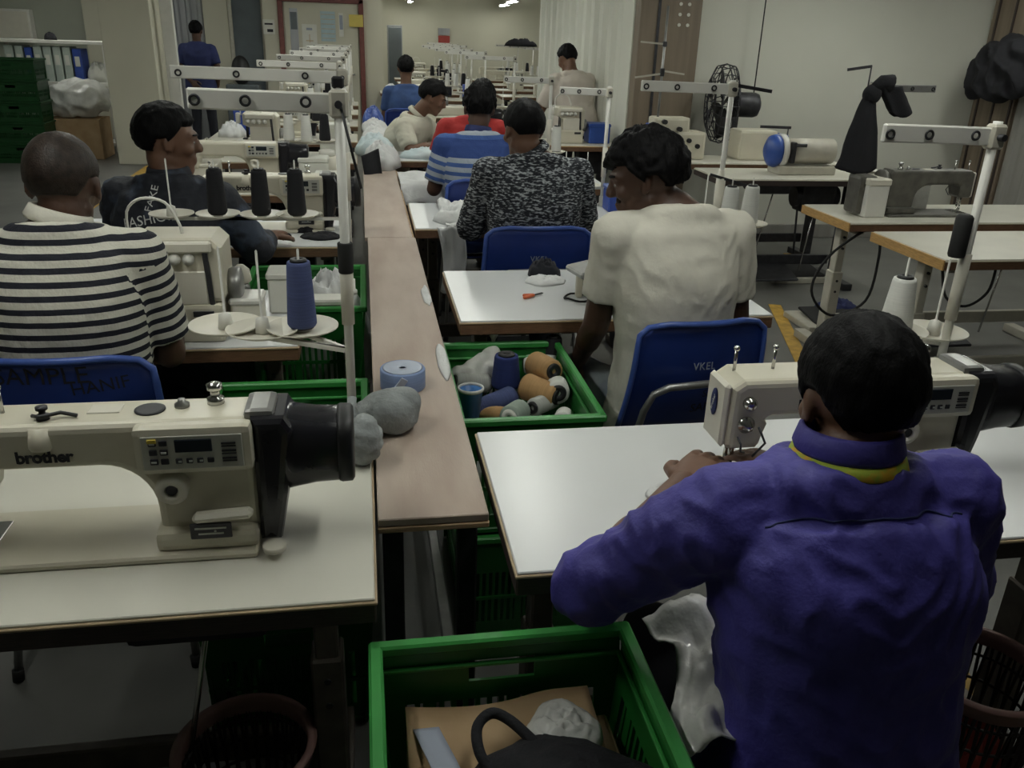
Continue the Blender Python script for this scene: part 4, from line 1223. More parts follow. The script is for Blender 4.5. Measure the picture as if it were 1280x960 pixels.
# overlock and boxes on the second left table
ov = make_overlock('overlock_machine', 'cream overlock machine with four tension knobs in front of the striped shirt', 'overlock machines')
ov.location = (-0.515, 2.42, 0.78)
def lidded_box(label, loc, d, m1_='cream_light', m2_='white_enamel', rz=0.0, cat='box'):
    t = thing('storage_box', label, cat, loc, rz)
    MB().box((0, 0, d[2] * .42), (d[0], d[1], d[2] * .84), 0.006).build('body', m1_, t)
    MB().box((0, 0, d[2] * .91), (d[0] + 0.008, d[1] + 0.008, d[2] * .18), 0.006).build('lid', m2_, t)
    return t
lidded_box('small cream box with white lid beside the overlock machine', (-0.345, 2.42, 0.78), (0.085, 0.10, 0.11))
lidded_box('white paper box between the overlock machine and the crate of cloth', (-0.255, 2.62, 0.78), (0.10, 0.10, 0.13), 'paper', 'paper')
MB_ = thing('oil_bottle', 'squat pale bottle with ribbed cap beside the overlock machine', 'bottle', (-0.375, 2.54, 0.78))
MB().lathe([(0.022, 0), (0.024, 0.004), (0.024, 0.10), (0.016, 0.115)], n=16).build('body', 'grey_steel', MB_)
MB().lathe([(0.024, 0.112), (0.030, 0.118), (0.026, 0.15), (0.010, 0.165), (1e-6, 0.165)], n=16).build('cap', 'cream_light', MB_)

# ---- chairs
GCH = 'blue plastic chairs in the sewing line'
ch0 = make_chair('plastic_chair', 'blue plastic chair marked SAMPLE HANIF behind the striped shirt', GCH)
SCH = (1.04, 1.04, 1.045)
def chair(loc, rz, label):
    return dup(ch0, loc, rz, label, GCH, SCH)
chW = chair((0.895, 2.315, 0), R(6), 'blue plastic chair marked SAMPLE under the man in white T-shirt')
chair((0.685, 3.53, 0), 0, 'blue plastic chair under the man in speckled grey shirt')
chair((0.640, 4.70, 0), 0, 'blue plastic chair under the man in blue striped shirt')
chair((0.66, 5.80, 0), 0, 'blue plastic chair under the man in red shirt')
chair((-0.66, 3.24, 0), R(-8), 'blue plastic chair under the man in dark jacket')
sl = thing('stool', 'low dark stool under the man in purple shirt', 'stool', (0.67, 0.86, 0))
MB().lathe([(0.16, 0.43), (0.165, 0.44), (0.165, 0.465), (0.15, 0.475), (1e-6, 0.475)], n=28).build('seat', 'black_plastic', sl)
for sx in (-1, 1):
    for sy in (-1, 1):
        MB().tube([(sx * 0.10, sy * 0.10, 0.435), (sx * 0.15, sy * 0.15, 0.0)], 0.011, 8).build('leg', 'grey_steel', sl)
chair((0.44, 9.05, 0), 0, 'blue plastic chair far down the line under the man in blue shirt')
ch0.location = (-0.715, 2.16, 0); ch0.scale = SCH
chW.scale = (0.93, 1.04, 1.045); chW.location.x = 0.885
bk = [c for c in ch0.children if c.name.startswith('backrest')][0]
own = bk.data.copy()
text_on('marker_writing', 'SAMPLE', 0.058, 'ink', bk, own, (-0.022, -0.30, 0.818), (1, 0, 0), (0, 0, 1), 0.0015)
text_on('marker_writing', 'HANIF', 0.042, 'ink', bk, own, (0.095, -0.30, 0.790), (1, 0, 0.10), (0, 0, 1), 0.0015)
bk2 = [c for c in chW.children if c.name.startswith('backrest')][0]
text_on('marker_writing', 'SAMPLE', 0.040, 'ink', bk2, own, (0.06, -0.30, 0.60), (1, 0, 0.06), (0, 0, 1), 0.0015)
text_on('marker_writing', 'Sami', 0.032, 'ink', bk2, own, (0.05, -0.30, 0.645), (1, 0, 0.04), (0, 0, 1), 0.0015)

# ---- green crates, each on a second one
GCR = 'green vented crates'
cr0 = make_crate('green_crate', 'green vented crate holding cardboard and black cloth beside the purple shirt', 0.43, 0.59, 0.35, GCR)
cr0.location = (0.196, 0.805, 0.35)
dup(cr0, (0.196, 0.805, 0.0), 0, 'green vented crate underneath the one with cardboard', GCR)
crR = dup(cr0, (0.405, 2.20, 0.35), 0, 'green vented crate full of thread cones beside the plank', GCR, (0.90, 1, 1))
dup(cr0, (0.405, 2.20, 0.0), 0, 'green vented crate underneath the one with thread cones', GCR, (0.90, 1, 1))
dup(cr0, (-0.215, 1.925, 0.35), 0, 'green vented crate with black cloth behind the black machine motor', GCR, (0.95, 1, 1))
dup(cr0, (-0.215, 1.925, 0.0), 0, 'green vented crate underneath the one behind the black motor', GCR, (0.95, 1, 1))
dup(cr0, (-0.235, 3.145, 0.36), 0, 'green vented crate with white cloth and a blue-labelled bag by the plank', GCR, (1.05, 1, 1))
dup(cr0, (-0.235, 3.145, 0.0), 0, 'green vented crate underneath the one with white cloth', GCR, (1.05, 1, 1.03))

# ================================================================== the workers
# man in purple shirt, elbow on the table, head bent to the machine
pp = person('man in purple shirt with yellow collar bent over his sewing machine', (0.665, 0.865, 0), rz=0.0, lean=0.10, sh_z=1.012, head=(0.028, 0.150, 1.128), head_rot=(R(-16), R(-4), R(-6)),
            arms={-1: (V(-0.335, 0.200, 0.800), V(-0.10, 0.430, 0.842), V(0, 0, -1)), 1: (V(0.265, 0.15, 0.80), V(0.10, 0.43, 0.845), V(0, 0, -1), V(-0.3, 1, 0))},
            sleeve=1.0, fore_sleeve=0.16, shirt='purple_shirt', skin='skin', voxel=0.0065, shw=0.182, bulk=1.05, fold=0.012, foldfreq=8.0, rough_cuff=True, hem=0.06,
            collar='purple_shirt', undercollar='collar_yellow', hairkw=dict(thick=0.013, shag=0.004, nape=-0.66, side=-0.05), shroll=0.0, hand_curl=0.35)
seam(pp, [(-0.15, 1.000), (-0.08, 1.016), (0.0, 1.022), (0.08, 1.016), (0.15, 1.000)], 'navy_shirt')
# man in white T-shirt looking to his left
wt = person('man in white T-shirt looking sideways at the table beside the thread crate', (0.905, 2.29, 0), rz=R(4), lean=0.00, sh_z=1.120, head=(-0.12, 0.045, 1.235), head_rot=(R(-14), R(0), R(66)), tilt=-0.03,
            arms={-1: (V(-0.225, 0.07, 0.80), V(-0.215, 0.24, 0.62), V(1, 0, 0)), 1: (V(0.215, 0.02, 0.79), V(0.17, 0.22, 0.66), V(-1, 0, 0))},
            sleeve=0.66, shirt='white_shirt', skin='skin_dark', trousers='denim', voxel=0.007, shw=0.180, bulk=1.04, fold=0.0065, foldfreq=7, eyes=True, knees=0.16,
            hairkw=dict(thick=0.030, shag=0.010, front=0.34, nape=-0.50, side=-0.08, fringe=0.18), hand_curl=0.7, hem=0.03, beard=True)
# man in striped shirt, seen from behind
st = person('man in black and white striped shirt seen from behind at the overlock machine', (-0.725, 2.115, 0), rz=R(2), lean=0.02, sh_z=1.105, head=(0.02, 0.06, 1.235), head_rot=(R(-14), 0, R(-4)),
            arms={1: (V(0.205, 0.07, 0.80), V(0.16, 0.33, 0.82), V(0, 0, -1)), -1: (V(-0.215, 0.07, 0.80), V(-0.14, 0.34, 0.82), V(0, 0, -1))},
            sleeve=0.80, shirt='stripe_bw', skin='skin_dark', voxel=0.007, shw=0.172, bulk=1.05, fold=0.005, hair='hair_thin', hairkw=dict(thick=0.008, shag=0.001, front=0.55, top_thin=0.4), collar='white_shirt')
# man in dark jacket, profile
fa = person('man in dark FASHION jacket turned sideways beside the black thread cones', (-0.69, 3.10, 0), rz=R(-14), lean=0.05, sh_z=1.06, head=(0.0, 0.08, 1.222), head_rot=(R(-4), 0, R(-62)),
            arms={1: (V(0.26, 0.14, 0.84), V(0.235, 0.37, 0.835), V(0, 0, -1)), -1: (V(-0.24, 0.10, 0.82), V(-0.10, 0.36, 0.835), V(0, 0, -1))},
            sleeve=1.0, fore_sleeve=0.75, shirt='jacket', voxel=0.008, shw=0.180, bulk=1.08, fold=0.009, foldfreq=9, eyes=True, collar='jacket', hairkw=dict(thick=0.016, shag=0.004, front=0.36))
sm_ = bpy.data.objects[fa['shirt_mesh']]
text_on('jacket_lettering', 'FASHION', 0.046, 'white_print', sm_, sm_.data, (-0.01, -0.3, 0.985), (1, 0, 0.22), (0, 0, 1), 0.003)
text_on('jacket_lettering', 'FAKE', 0.036, 'white_print', sm_, sm_.data, (-0.01, -0.3, 1.050), (0.15, 0, 1), (-1, 0, 0), 0.003)
text_on('jacket_lettering', 'SMILE', 0.040, 'white_print', sm_, sm_.data, (0.20, -0.3, 0.835), (1, 0, 0.3), (0, 0, 1), 0.003)
# man in speckled shirt
person('man in speckled grey shirt seen from behind, sitting in a blue chair', (0.695, 3.475, 0), rz=0, lean=0.03, sh_z=1.10, head=(-0.045, 0.065, 1.238), head_rot=(R(-10), 0, R(16)),
       arms={1: (V(0.245, 0.10, 0.83), V(0.14, 0.34, 0.84), V(0, 0, -1)), -1: (V(-0.25, 0.12, 0.83), V(-0.12, 0.36, 0.84), V(0, 0, -1))},
       sleeve=1.0, fore_sleeve=0.85, shirt='speckle', voxel=0.008, shw=0.185, bulk=1.12, fold=0.008, hairkw=dict(thick=0.011, shag=0.003, nape=-0.5), collar='speckle', trousers='dark_trouser')
# man in blue striped polo
person('man in blue polo shirt with pale stripes, seen from behind', (0.615, 4.665, 0), rz=0, lean=0.04, sh_z=1.06, head=(0.01, 0.09, 1.225), head_rot=(R(-10), 0, R(-6)),
       arms={1: (V(0.22, 0.10, 0.80), V(0.12, 0.34, 0.84), V(0, 0, -1)), -1: (V(-0.24, 0.06, 0.80), V(-0.20, 0.26, 0.83), V(0, 0, -1))},
       sleeve=0.8, shirt='stripe_blue', skin='skin_dark', voxel=0.009, shw=0.180, bulk=1.08, fold=0.006, collar='navy_shirt', hairkw=dict(thick=0.018, shag=0.012))
# man in red
person('man in red shirt mostly hidden behind the blue polo shirt', (0.715, 5.72, 0), rz=0, lean=0.05, sh_z=1.05, head=(0.07, 0.09, 1.205), head_rot=(R(-14), 0, R(-10)),
       arms={-1: (V(-0.25, 0.10, 0.80), V(-0.17, 0.32, 0.83), V(0, 0, -1))}, sleeve=0.7, shirt='red_shirt', voxel=0.010, fold=0.006)
# man in beige shirt leaning across
person('man in beige shirt leaning over pale blue cloth and looking sideways', (0.20, 6.70, 0), rz=R(-118), lean=0.20, sh_z=0.985, head=(-0.03, 0.34, 1.155), head_rot=(R(-24), 0, R(20)),
       arms={1: (V(0.28, 0.30, 0.80), V(0.14, 0.50, 0.86), V(0, 0, -1)), -1: (V(-0.20, 0.36, 0.80), V(-0.02, 0.52, 0.86), V(0, 0, -1))},
       sleeve=0.85, shirt='beige_shirt', voxel=0.009, fold=0.008, eyes=True, collar='beige_shirt', hairkw=dict(thick=0.017, shag=0.005, front=0.34), bulk=1.1)
# far workers
person('man in blue shirt sitting far down the line by the plank end', (0.44, 8.99, 0), rz=0, lean=0.03, sh_z=1.06, shirt='blue_far_shirt', voxel=0.012, fold=0.006, sleeve=0.6, hands=False)
person('man in pale pink shirt standing bent by the white ribbed wall', (1.90, 7.75, 0), rz=R(20), standing=True, lean=0.10, sh_z=1.27, head=(0.0, 0.19, 1.42), head_rot=(R(-30), 0, 0), shirt='pink_shirt', voxel=0.011, fold=0.007, sleeve=0.8, hem=0.08, bulk=1.12,
       arms={1: (V(0.24, 0.22, 0.98), V(0.15, 0.42, 0.90), V(0, 0, -1)), -1: (V(-0.24, 0.22, 0.98), V(-0.15, 0.42, 0.90), V(0, 0, -1))}, hands=False)
person('man in navy T-shirt standing with his back turned near the metal sheets', (-2.13, 12.5, 0), rz=R(-4), standing=True, lean=0.0, sh_z=1.335, head=(0.0, 0.02, 1.525), shirt='navy_shirt', voxel=0.011, fold=0.006, sleeve=0.75, hem=0.06, bulk=1.06, skin='skin_dark',
       arms={1: (V(0.25, -0.04, 1.06), V(0.20, 0.06, 0.84), V(-1, 0, 0)), -1: (V(-0.25, -0.06, 1.06), V(-0.08, -0.15, 0.90), V(0, 1, 0))})

# ================================================================== things on the near tables and in the crates
# --- foreground crate: cardboard box, black pouch, grey strap, scraps
cb = thing('cardboard_box', 'flattened brown cardboard box lying in the green crate', 'box', (0.20, 0.80, 0.366))
MB().box((0, 0, 0.10), (0.33, 0.47, 0.20), 0.004).build('body', 'cardboard', cb)
def flap(u, v):
    x = -0.165 + 0.30 * u; y = -0.235 + 0.49 * v
    return (x, y, 0.210 + 0.012 * math.sin(u * 5 + v * 3) + 0.022 * v ** 4 + 0.006 * noise.noise(Vector((x * 14, y * 14, 0))))
sheet('flap', None, flap, 22, 26, 'cardboard', th=0.004, parent=cb)
MB().box((0.05, -0.02, 0.226), (0.05, 0.40, 0.001)).build('tape_strip', 'clear_plastic', cb)
def strap(u, v):
    return (0.045 + 0.040 * u + 0.05 * (1 - v), 0.80 + 0.21 * v, 0.594 + 0.012 * math.sin(v * 4) + 0.01 * v)
sheet('grey_strap', 'slate grey webbing strap lying on the cardboard', strap, 5, 22, 'print_grey', cat='strap', th=0.003)
bp_ = thing('black_pouch', 'black cloth pouch with a loop lying on the cardboard in the crate', 'cloth', (0.245, 0.895, 0.592))
heap('pouch_body', None, (0.03, -0.03, 0.0), 0.150, 0.085, 0.045, 'black_cloth', 3, parent=bp_, rz=R(-22), rough=0.2)
MB().tube(smooth_path([(-0.085, 0.0, 0.012), (-0.105, 0.035, 0.022), (-0.105, 0.075, 0.035), (-0.080, 0.098, 0.038), (-0.052, 0.085, 0.032), (-0.02, 0.04, 0.026)]), 0.0085, 10).build('loop', 'black_cloth', bp_)
heap('white_scrap', 'white cloth scrap beside the black pouch in the crate', (0.350, 0.80, 0.592), 0.04, 0.035, 0.035, 'white_cloth', 5)
heap('clear_wrap', 'crumpled clear plastic wrap on the cardboard', (0.275, 0.975, 0.592), 0.065, 0.055, 0.03, 'clear_plastic', 6, cat='plastic')

# --- wrapped bundle, glove and tape roll by the plank
gb = thing('grey_bundle', 'grey cloth bundle lying where the plank meets the white table', 'cloth', (0.035, 1.705, 0.78))
bm_ = MB(); bm_.ball((0, 0, 0.045), (0.062, 0.060, 0.045), None, 28, 18); bm_.ball((0.03, 0.02, 0.05), (0.045, 0.05, 0.043), None, 24, 16); bm_.ball((-0.045, 0.0, 0.035), (0.04, 0.042, 0.035), None, 24, 14)
me_ = remesh(bm_, 0.006, 2); c_, n_ = get_co(me_)
set_co(me_, [p + n * (0.010 * (1 - 2 * abs(noise.noise(p * 13))) - 0.004) for p, n in zip(c_, n_)])
for p in me_.vertices:
    if p.co.z < 0.001: p.co.z = 0.001
me_.materials.clear(); me_.materials.append(M['grey_cloth']); link('bundle_body', me_, gb)
gl = thing('wound_cloth', 'grey ribbed cloth wound into a ball against the black motor', 'cloth', (-0.022, 1.560, 0.78))
bm_ = MB(); bm_.ball((0, 0, 0.052), (0.040, 0.045, 0.052), None, 30, 20)
me_ = bm_.mesh('ball_body'); c_, n_ = get_co(me_)
set_co(me_, [p + Vector((p.x, p.y, p.z - 0.05)).normalized() * 0.003 * math.sin(p.z * 260 + p.x * 90) for p in c_])
me_.materials.append(M['grey_cloth']); me_.polygons.foreach_set('use_smooth', [True] * len(me_.polygons)); link('ball_body', me_, gl)
MB().tube([(-0.012, 0.030, 0.075), (-0.022, 0.055, 0.10), (-0.02, 0.07, 0.115)], 0.010, 10).build('twisted_end', 'grey_cloth', gl)
tp = thing('tape_roll', 'pale blue roll of elastic tape lying on the plank', 'tape roll', (0.076, 1.955, 0.780))
MB().lathe([(0.012, 0.0), (0.054, 0.0), (0.056, 0.003), (0.056, 0.048), (0.054, 0.051), (0.012, 0.051)], n=36).build('tape', 'tape_blue', tp)
MB().lathe([(0.010, 0.051), (0.050, 0.0515), (0.046, 0.053), (0.012, 0.053), (0.010, 0.0525), (0.004, 0.048), (1e-6, 0.048)], n=32).build('side_disc', 'tape_side', tp)
MB().box((-0.01, -0.052, 0.024), (0.018, 0.012, 0.046), 0.001, Euler((R(8), R(32), R(12)))).build('loose_end', 'tape_side', tp)
heap('paper_slip', 'white cloth strip hanging over the plank edge beside the cone crate', (0.192, 2.12, 0.780), 0.016, 0.14, 0.012, 'white_cloth', 9, n=24)
heap('paper_slip', 'white cloth strip on the plank edge near the table with orange clip', (0.190, 2.74, 0.780), 0.015, 0.12, 0.010, 'white_cloth', 19, n=24)

# --- crate of cones
heap('rag_pile', 'pile of white and grey rags under the cones in the crate', (0.405, 2.20, 0.367), 0.145, 0.235, 0.165, 'white_cloth', 11, rough=0.25, flat=0.3)
GCC = 'spools lying in the green crate'
def loose_cone(label, m, px, py, z, yaw, h=0.11, r0=0.032, r1=0.028, up=False, pitch=6, core='black_plastic'):
    o = make_cone('thread_cone', label, m, h * 1.12, r0 * 1.12, r1 * 1.12, GCC, core)
    p = G(px, py, z)
    o.location = (p.x, p.y, p.z)
    o.rotation_euler = (0, 0, yaw) if up else (Matrix.Rotation(yaw, 3, 'Z') @ Matrix.Rotation(R(90 - pitch), 3, 'X')).to_euler()
    return o
# yaw turns the cone's top from -y; their hollow ends point at the viewer
loose_cone('tan thread cone on top of the pile in the crate', 'thread_tan', 668, 455, 0.66, R(20), 0.105, 0.037, 0.031, pitch=8)
loose_cone('tan thread cone lying below another tan one in the crate', 'thread_tan', 655, 482, 0.625, R(45), 0.11, 0.037, 0.031, pitch=-2)
loose_cone('navy thread cone standing in the crate', 'thread_navy', 632, 484, 0.60, 0, 0.10, 0.040, 0.033, up=True)
loose_cone('slate blue thread cone lying in the crate', 'thread_blue', 642, 495, 0.60, R(-62), 0.14, 0.030, 0.024, pitch=-4)
loose_cone('long grey spool lying in the crate', 'thread_grey', 694, 498, 0.60, R(-50), 0.10, 0.024, 0.024, pitch=2)
loose_cone('white spool with a black hollow core in the crate', 'thread_white', 695, 482, 0.625, R(-8), 0.075, 0.032, 0.032)
loose_cone('small white spool in the crate corner', 'thread_white', 706, 518, 0.58, R(-20), 0.06, 0.024, 0.024)
loose_cone('sage green spool in the crate', 'thread_sage', 652, 512, 0.59, R(-35), 0.08, 0.030, 0.030, core='white_enamel')
loose_cone('black thread cone standing in the crate corner', 'thread_black', 690, 468, 0.58, 0, 0.12, 0.030, 0.024, up=True)
loose_cone('white thread cone behind the tan ones in the crate', 'thread_white', 655, 455, 0.62, R(70), 0.10, 0.03, 0.026)
loose_cone('grey thread cone leaning on the rags in the crate', 'thread_grey', 612, 480, 0.60, R(-75), 0.11, 0.026, 0.022, pitch=14)
cp = thing('plastic_cup', 'blue plastic cup in the corner of the cone crate', 'cup', tuple(G(588, 520, 0.585)))
MB().lathe([(1e-6, 0.0), (0.026, 0.0), (0.035, 0.085), (0.036, 0.087), (0.033, 0.087), (0.024, 0.004), (1e-6, 0.004)], n=24).build('body', 'cup_blue', cp)
MB().lathe([(0.0352, 0.080), (0.038, 0.083), (0.038, 0.090), (0.033, 0.091), (0.0325, 0.083)], n=24, ring=True).build('lip', 'clear_plastic', cp)
kb = thing('knotted_bag', 'white plastic bag knotted at the top in the cone crate', 'bag', tuple(G(612, 470, 0.60)))
bm_ = MB().ball((0, 0, 0.03), (0.07, 0.06, 0.04), None, 24, 16).cap((0.01, 0.02, 0.05), (0.015, 0.05, 0.10), 0.035, 0.008).cap((0.015, 0.05, 0.09), (0.02, 0.06, 0.145), 0.007, 0.018).cap((-0.02, 0, 0.03), (-0.11, -0.03, 0.02), 0.035, 0.02)
me_ = remesh(bm_, 0.006, 2); c_, n_ = get_co(me_)
set_co(me_, [p + n * 0.008 * (1 - 2.4 * abs(noise.noise(p * 16))) for p, n in zip(c_, n_)])
me_.materials.clear(); me_.materials.append(M['clear_plastic']); link('bag_body', me_, kb)
heap('tan_board', 'folded tan card sticking up in the cone crate', tuple(G(620, 520, 0.585)), 0.045, 0.02, 0.03, 'thread_tan', 4, cat='card', rough=0.05)

# --- other crates
heap('black_cloth', 'black cloth lying in the crate behind the black motor', (-0.185, 1.84, 0.367), 0.14, 0.15, 0.27, 'black_cloth', 7, rough=0.2, flat=0.4)
heap('cream_cloth', 'cream cloth and card in the crate behind the machine', (-0.26, 2.06, 0.367), 0.10, 0.10, 0.20, 'cardboard', 17, rough=0.2, flat=0.3, cat='card')
heap('white_cloth', 'white cloth heaped in the crate near the blue cone', (-0.155, 3.08, 0.377), 0.16, 0.20, 0.36, 'white_cloth', 8, rough=0.25, flat=0.45)
heap('brown_cloth', 'brown cloth in the crate behind the overlock machine', (-0.34, 3.22, 0.377), 0.09, 0.14, 0.22, 'cardboard', 18, rough=0.25, flat=0.45)
lidded_box('white carton standing on the cloth in the crate by the plank', (-0.15, 2.915, 0.60), (0.13, 0.08, 0.13), 'paper', 'paper')

# --- baskets
def make_basket(label, loc, r0, r1, h, rimm, bodym):
    t = thing('waste_basket', label, 'basket', loc)
    MB().lathe([(1e-6, 0.004), (r0, 0.004), (r0, 0.0), (r0 + 0.002, 0.02), (r0, 0.02)], n=30).build('base', bodym, t)
    mb = MB(); n = 34
    for i in range(n):
        a_ = 2 * math.pi * i / n; b_ = a_ + 0.16; c_ = a_ - 0.16
        for q in (b_, c_):
            mb.bar((r0 * math.cos(a_), r0 * math.sin(a_), 0.01), (r1 * math.cos(q), r1 * math.sin(q), h - 0.01), 0.006, 0.004)
    for k in range(1, 6):
        r_ = r0 + (r1 - r0) * k / 6
        mb.tube([(r_ * math.cos(2 * math.pi * i / 30), r_ * math.sin(2 * math.pi * i / 30), h * k / 6) for i in range(30)], 0.0035, 6, close=True)
    mb.build('lattice', bodym, t)
    MB().lathe([(r1 - 0.004, h - 0.035), (r1 + 0.004, h - 0.035), (r1 + 0.010, h - 0.006), (r1 + 0.014, h), (r1 - 0.002, h + 0.002), (r1 - 0.006, h - 0.01)], n=40, ring=True).build('rim', rimm, t)
    return t
make_basket('dark lattice waste basket with pinkish rim under the white sewing table', (-0.27, 1.315, 0), 0.10, 0.125, 0.30, 'pink_plastic', 'dark_basket')
make_basket('dark waste basket with pinkish rim beside the purple shirt', (1.275, 1.245, 0), 0.11, 0.135, 0.38, 'pink_plastic', 'dark_basket')
heap('red_rags', 'red and white rags inside the basket beside the purple shirt', (1.275, 1.245, 0.022), 0.095, 0.095, 0.20, 'sign_red', 21, flat=0.25)

# --- purple man's lap cloth and bits on his table
def lap(u, v):
    x = 0.435 + 0.17 * u + 0.03 * math.sin(v * 5); y = 1.10 - 0.26 * v
    z = 0.735 - 0.05 * v - 0.10 * max(0, 0.35 - u) + 0.035 * noise.noise(Vector((u * 4, v * 5, 2))) + 0.018 * abs(noise.noise(Vector((u * 9, v * 8, 5))))
    return (x, y, z)
sheet('plastic_sheet', 'crumpled pale plastic sheet hanging beside the lap of the purple shirt', lap, 30, 30, 'clear_plastic', cat='plastic', th=0.003)
heap('white_garment', 'white garment piece under the forearm of the man in purple', (0.60, 1.36, 0.781), 0.075, 0.05, 0.014, 'white_cloth', 23, n=30)

# --- white T-shirt man's table
mg = thing('steam_press', 'grey pressing attachment on cream feet beside the man in white T-shirt', 'press', tuple(G(745, 372, 0.78)))
MB().box((0.05, 0.05, 0.105), (0.27, 0.13, 0.022), 0.006, Euler((0, R(-9), R(12)))).build('upper_plate', 'grey_steel', mg)
MB().box((0.06, 0.05, 0.060), (0.20, 0.10, 0.055), 0.006, Euler((0, R(-4), R(12)))).build('body', 'old_machine', mg)
for x_, y_ in ((-0.06, 0.01), (0.15, 0.05), (0.15, 0.10)):
    MB().box((x_, y_, 0.045), (0.022, 0.022, 0.09), 0.004).build('foot', 'cream', mg)
bl = MB(); pts_ = [(0.060 * math.cos(a_ * math.pi / 12), 0.042 * math.sin(a_ * math.pi / 12), 0.004 + 0.003 * math.sin(a_)) for a_ in range(24)]
bo = bl.tube(pts_, 0.0035, 8, close=True).build('belt_loop', 'black_rubber'); bo.location = tuple(G(727, 373, 0.781)); tag(bo, 'black rubber belt loop lying by the pressing attachment', 'belt')
oc = thing('snips', 'orange handled thread snips lying on the white table', 'scissors', tuple(G(664, 372, 0.781)))
MB().bar((-0.03, -0.02, 0.006), (0.012, 0.012, 0.006), 0.012, 0.010, 0.003).bar((-0.028, 0.008, 0.006), (0.012, 0.012, 0.006), 0.010, 0.010, 0.003).build('handle', 'orange_plastic', oc)
MB().bar((0.010, 0.010, 0.006), (0.045, 0.034, 0.006), 0.008, 0.003).build('blade', 'dark_steel', oc)
heap('white_cloth', 'small white cloth beside the orange handled snips', tuple(G(682, 352, 0.781)), 0.075, 0.06, 0.02, 'white_cloth', 31)
heap('navy_cloth', 'dark navy cloth heaped at the back of the table with snips', tuple(G(680, 344, 0.781)), 0.060, 0.05, 0.055, 'dark_trouser', 33)
heap('pink_cloth', 'small red and pink trimming beside the man in white T-shirt', tuple(G(798, 330, 0.781)), 0.05, 0.04, 0.10, 'pink_shirt', 34)

# --- garments on the next tables
def garment(u, v):
    p = Vector((0.36 + 0.42 * u, 4.38 - 0.60 * v, 0.784))
    p.z += 0.050 * abs(noise.noise(Vector((u * 5, v * 5, 3)))) + 0.025 * abs(noise.noise(Vector((u * 11, v * 9, 8))))
    if p.y < 3.795:
        p.y = 3.795
    return p
sheet('white_garment', 'white garment spread on the table beside the speckled shirt', garment, 34, 34, 'white_cloth', th=0.004)
def hang(u, v):
    w_ = 0.060 - 0.012 * v
    return (0.375 + (u - 0.5) * 2 * w_ + 0.02 * math.sin(v * 3), 3.785 + 0.012 * math.sin(u * 8 + v * 2) - 0.012, 0.79 - 0.30 * v - 0.01 * math.sin(u * 9))
sheet('white_garment', 'white sleeve hanging down over the table edge beside the plank', hang, 16, 22, 'white_cloth', th=0.008)
heap('white_garment', 'white garment bunched on the table edge above the hanging sleeve', (0.47, 3.96, 0.781), 0.15, 0.13, 0.075, 'white_cloth', 36, rough=0.5)
def cover(u, v):
    x = 0.20 + 0.34 * u; y = 4.86 + 0.55 * v
    z = 0.786 + 0.03 * abs(noise.noise(Vector((x * 8, y * 8, 1)))) - (0.10 * max(0, (4.93 - y)) / 0.07 if y < 4.93 else 0)
    return (x, y, z)
sheet('white_garment', 'white cloth covering the table behind the blue polo shirt', cover, 30, 34, 'white_cloth', th=0.004)
heap('blue_garment', 'pale blue garment under the arms of the man in beige', (0.45, 6.16, 0.781), 0.20, 0.14, 0.06, 'blue_cloth', 41)
GH = 'heaps of garments along the plank'
for i, (x, y, rx, ry, h, m, l) in enumerate((
        (0.11, 5.75, 0.12, 0.26, 0.13, 'white_cloth', 'white garments heaped on the plank next to the black cloth patch'),
        (0.08, 6.35, 0.13, 0.30, 0.12, 'blue_cloth', 'pale bluish garments heaped on the plank beside the beige shirt'),
        (0.10, 7.10, 0.13, 0.36, 0.10, 'white_cloth', 'long white heap of garments on the plank behind the bluish one'),
        (0.10, 7.85, 0.12, 0.34, 0.09, 'white_cloth', 'flat white heap of garments at the far end of the plank'),
        (0.10, 8.40, 0.10, 0.20, 0.14, 'chair_rim', 'bright blue cloth pile at the far end of the plank'))):
    heap('garment_heap', l, (x, y, 0.781), rx, ry, h, m, 50 + i, rough=0.4, group=GH)
def patch(u, v):
    p = Vector((-0.02 + 0.11 * u + 0.02 * v, 5.40 + 0.05 * u, 0.885 - 0.13 * v + 0.04 * u * (1 - v)))
    p.y -= 0.05 * math.sin(v * 1.5) + 0.01 * math.sin(u * 6)
    return p
sheet('black_patch', 'black cloth patch hanging from the white heap on the plank', patch, 12, 14, 'black_cloth', th=0.005)
for i, (px, py, rx, ry, l) in enumerate(((347, 296, 0.055, 0.03, 'small black cloth scrap on the table behind the overlock'), (403, 297, 0.09, 0.05, 'large black cloth scrap on the table near the plank'), (383, 290, 0.04, 0.03, 'black cloth scrap lying between two others on the table'))):
    heap('black_scrap', l, tuple(G(px, py, 0.781)), rx, ry, 0.022, 'black_cloth', 60 + i)

# ================================================================== right hand line of tables
G2 = 'tables of the right hand line'
place_table(2.42, 3.14, 1.5, 0.56, 'worn oak-edged sewing table nearest the yellow floor line', G2, top='laminate_old', edge='edge_brown', trim='cream', legm='cream_metal', left_edge='edge_oak')
place_table(2.42, 3.90, 1.6, 0.50, 'worn oak-edged sewing table carrying the old dark machine', G2, top='laminate_old', edge='edge_brown', trim='cream', legm='cream_metal', left_edge='edge_oak')
place_table(2.30, 5.28, 1.15, 0.50, 'worn sewing table carrying the blue-capped machine', G2, top='laminate_old', edge='edge_dark', trim='cream', legm='dark_steel')
place_table(2.00, 6.02, 1.60, 0.44, 'worn sewing table by the white wall below the black fan', G2, top='laminate_old', edge='edge_brown', trim='cream', legm='dark_steel')
place_table(1.52, 6.95, 0.58, 0.50, 'narrow worn table by the brown pillar', G2, top='laminate_old', edge='edge_brown', trim='edge_oak', legm='dark_steel')
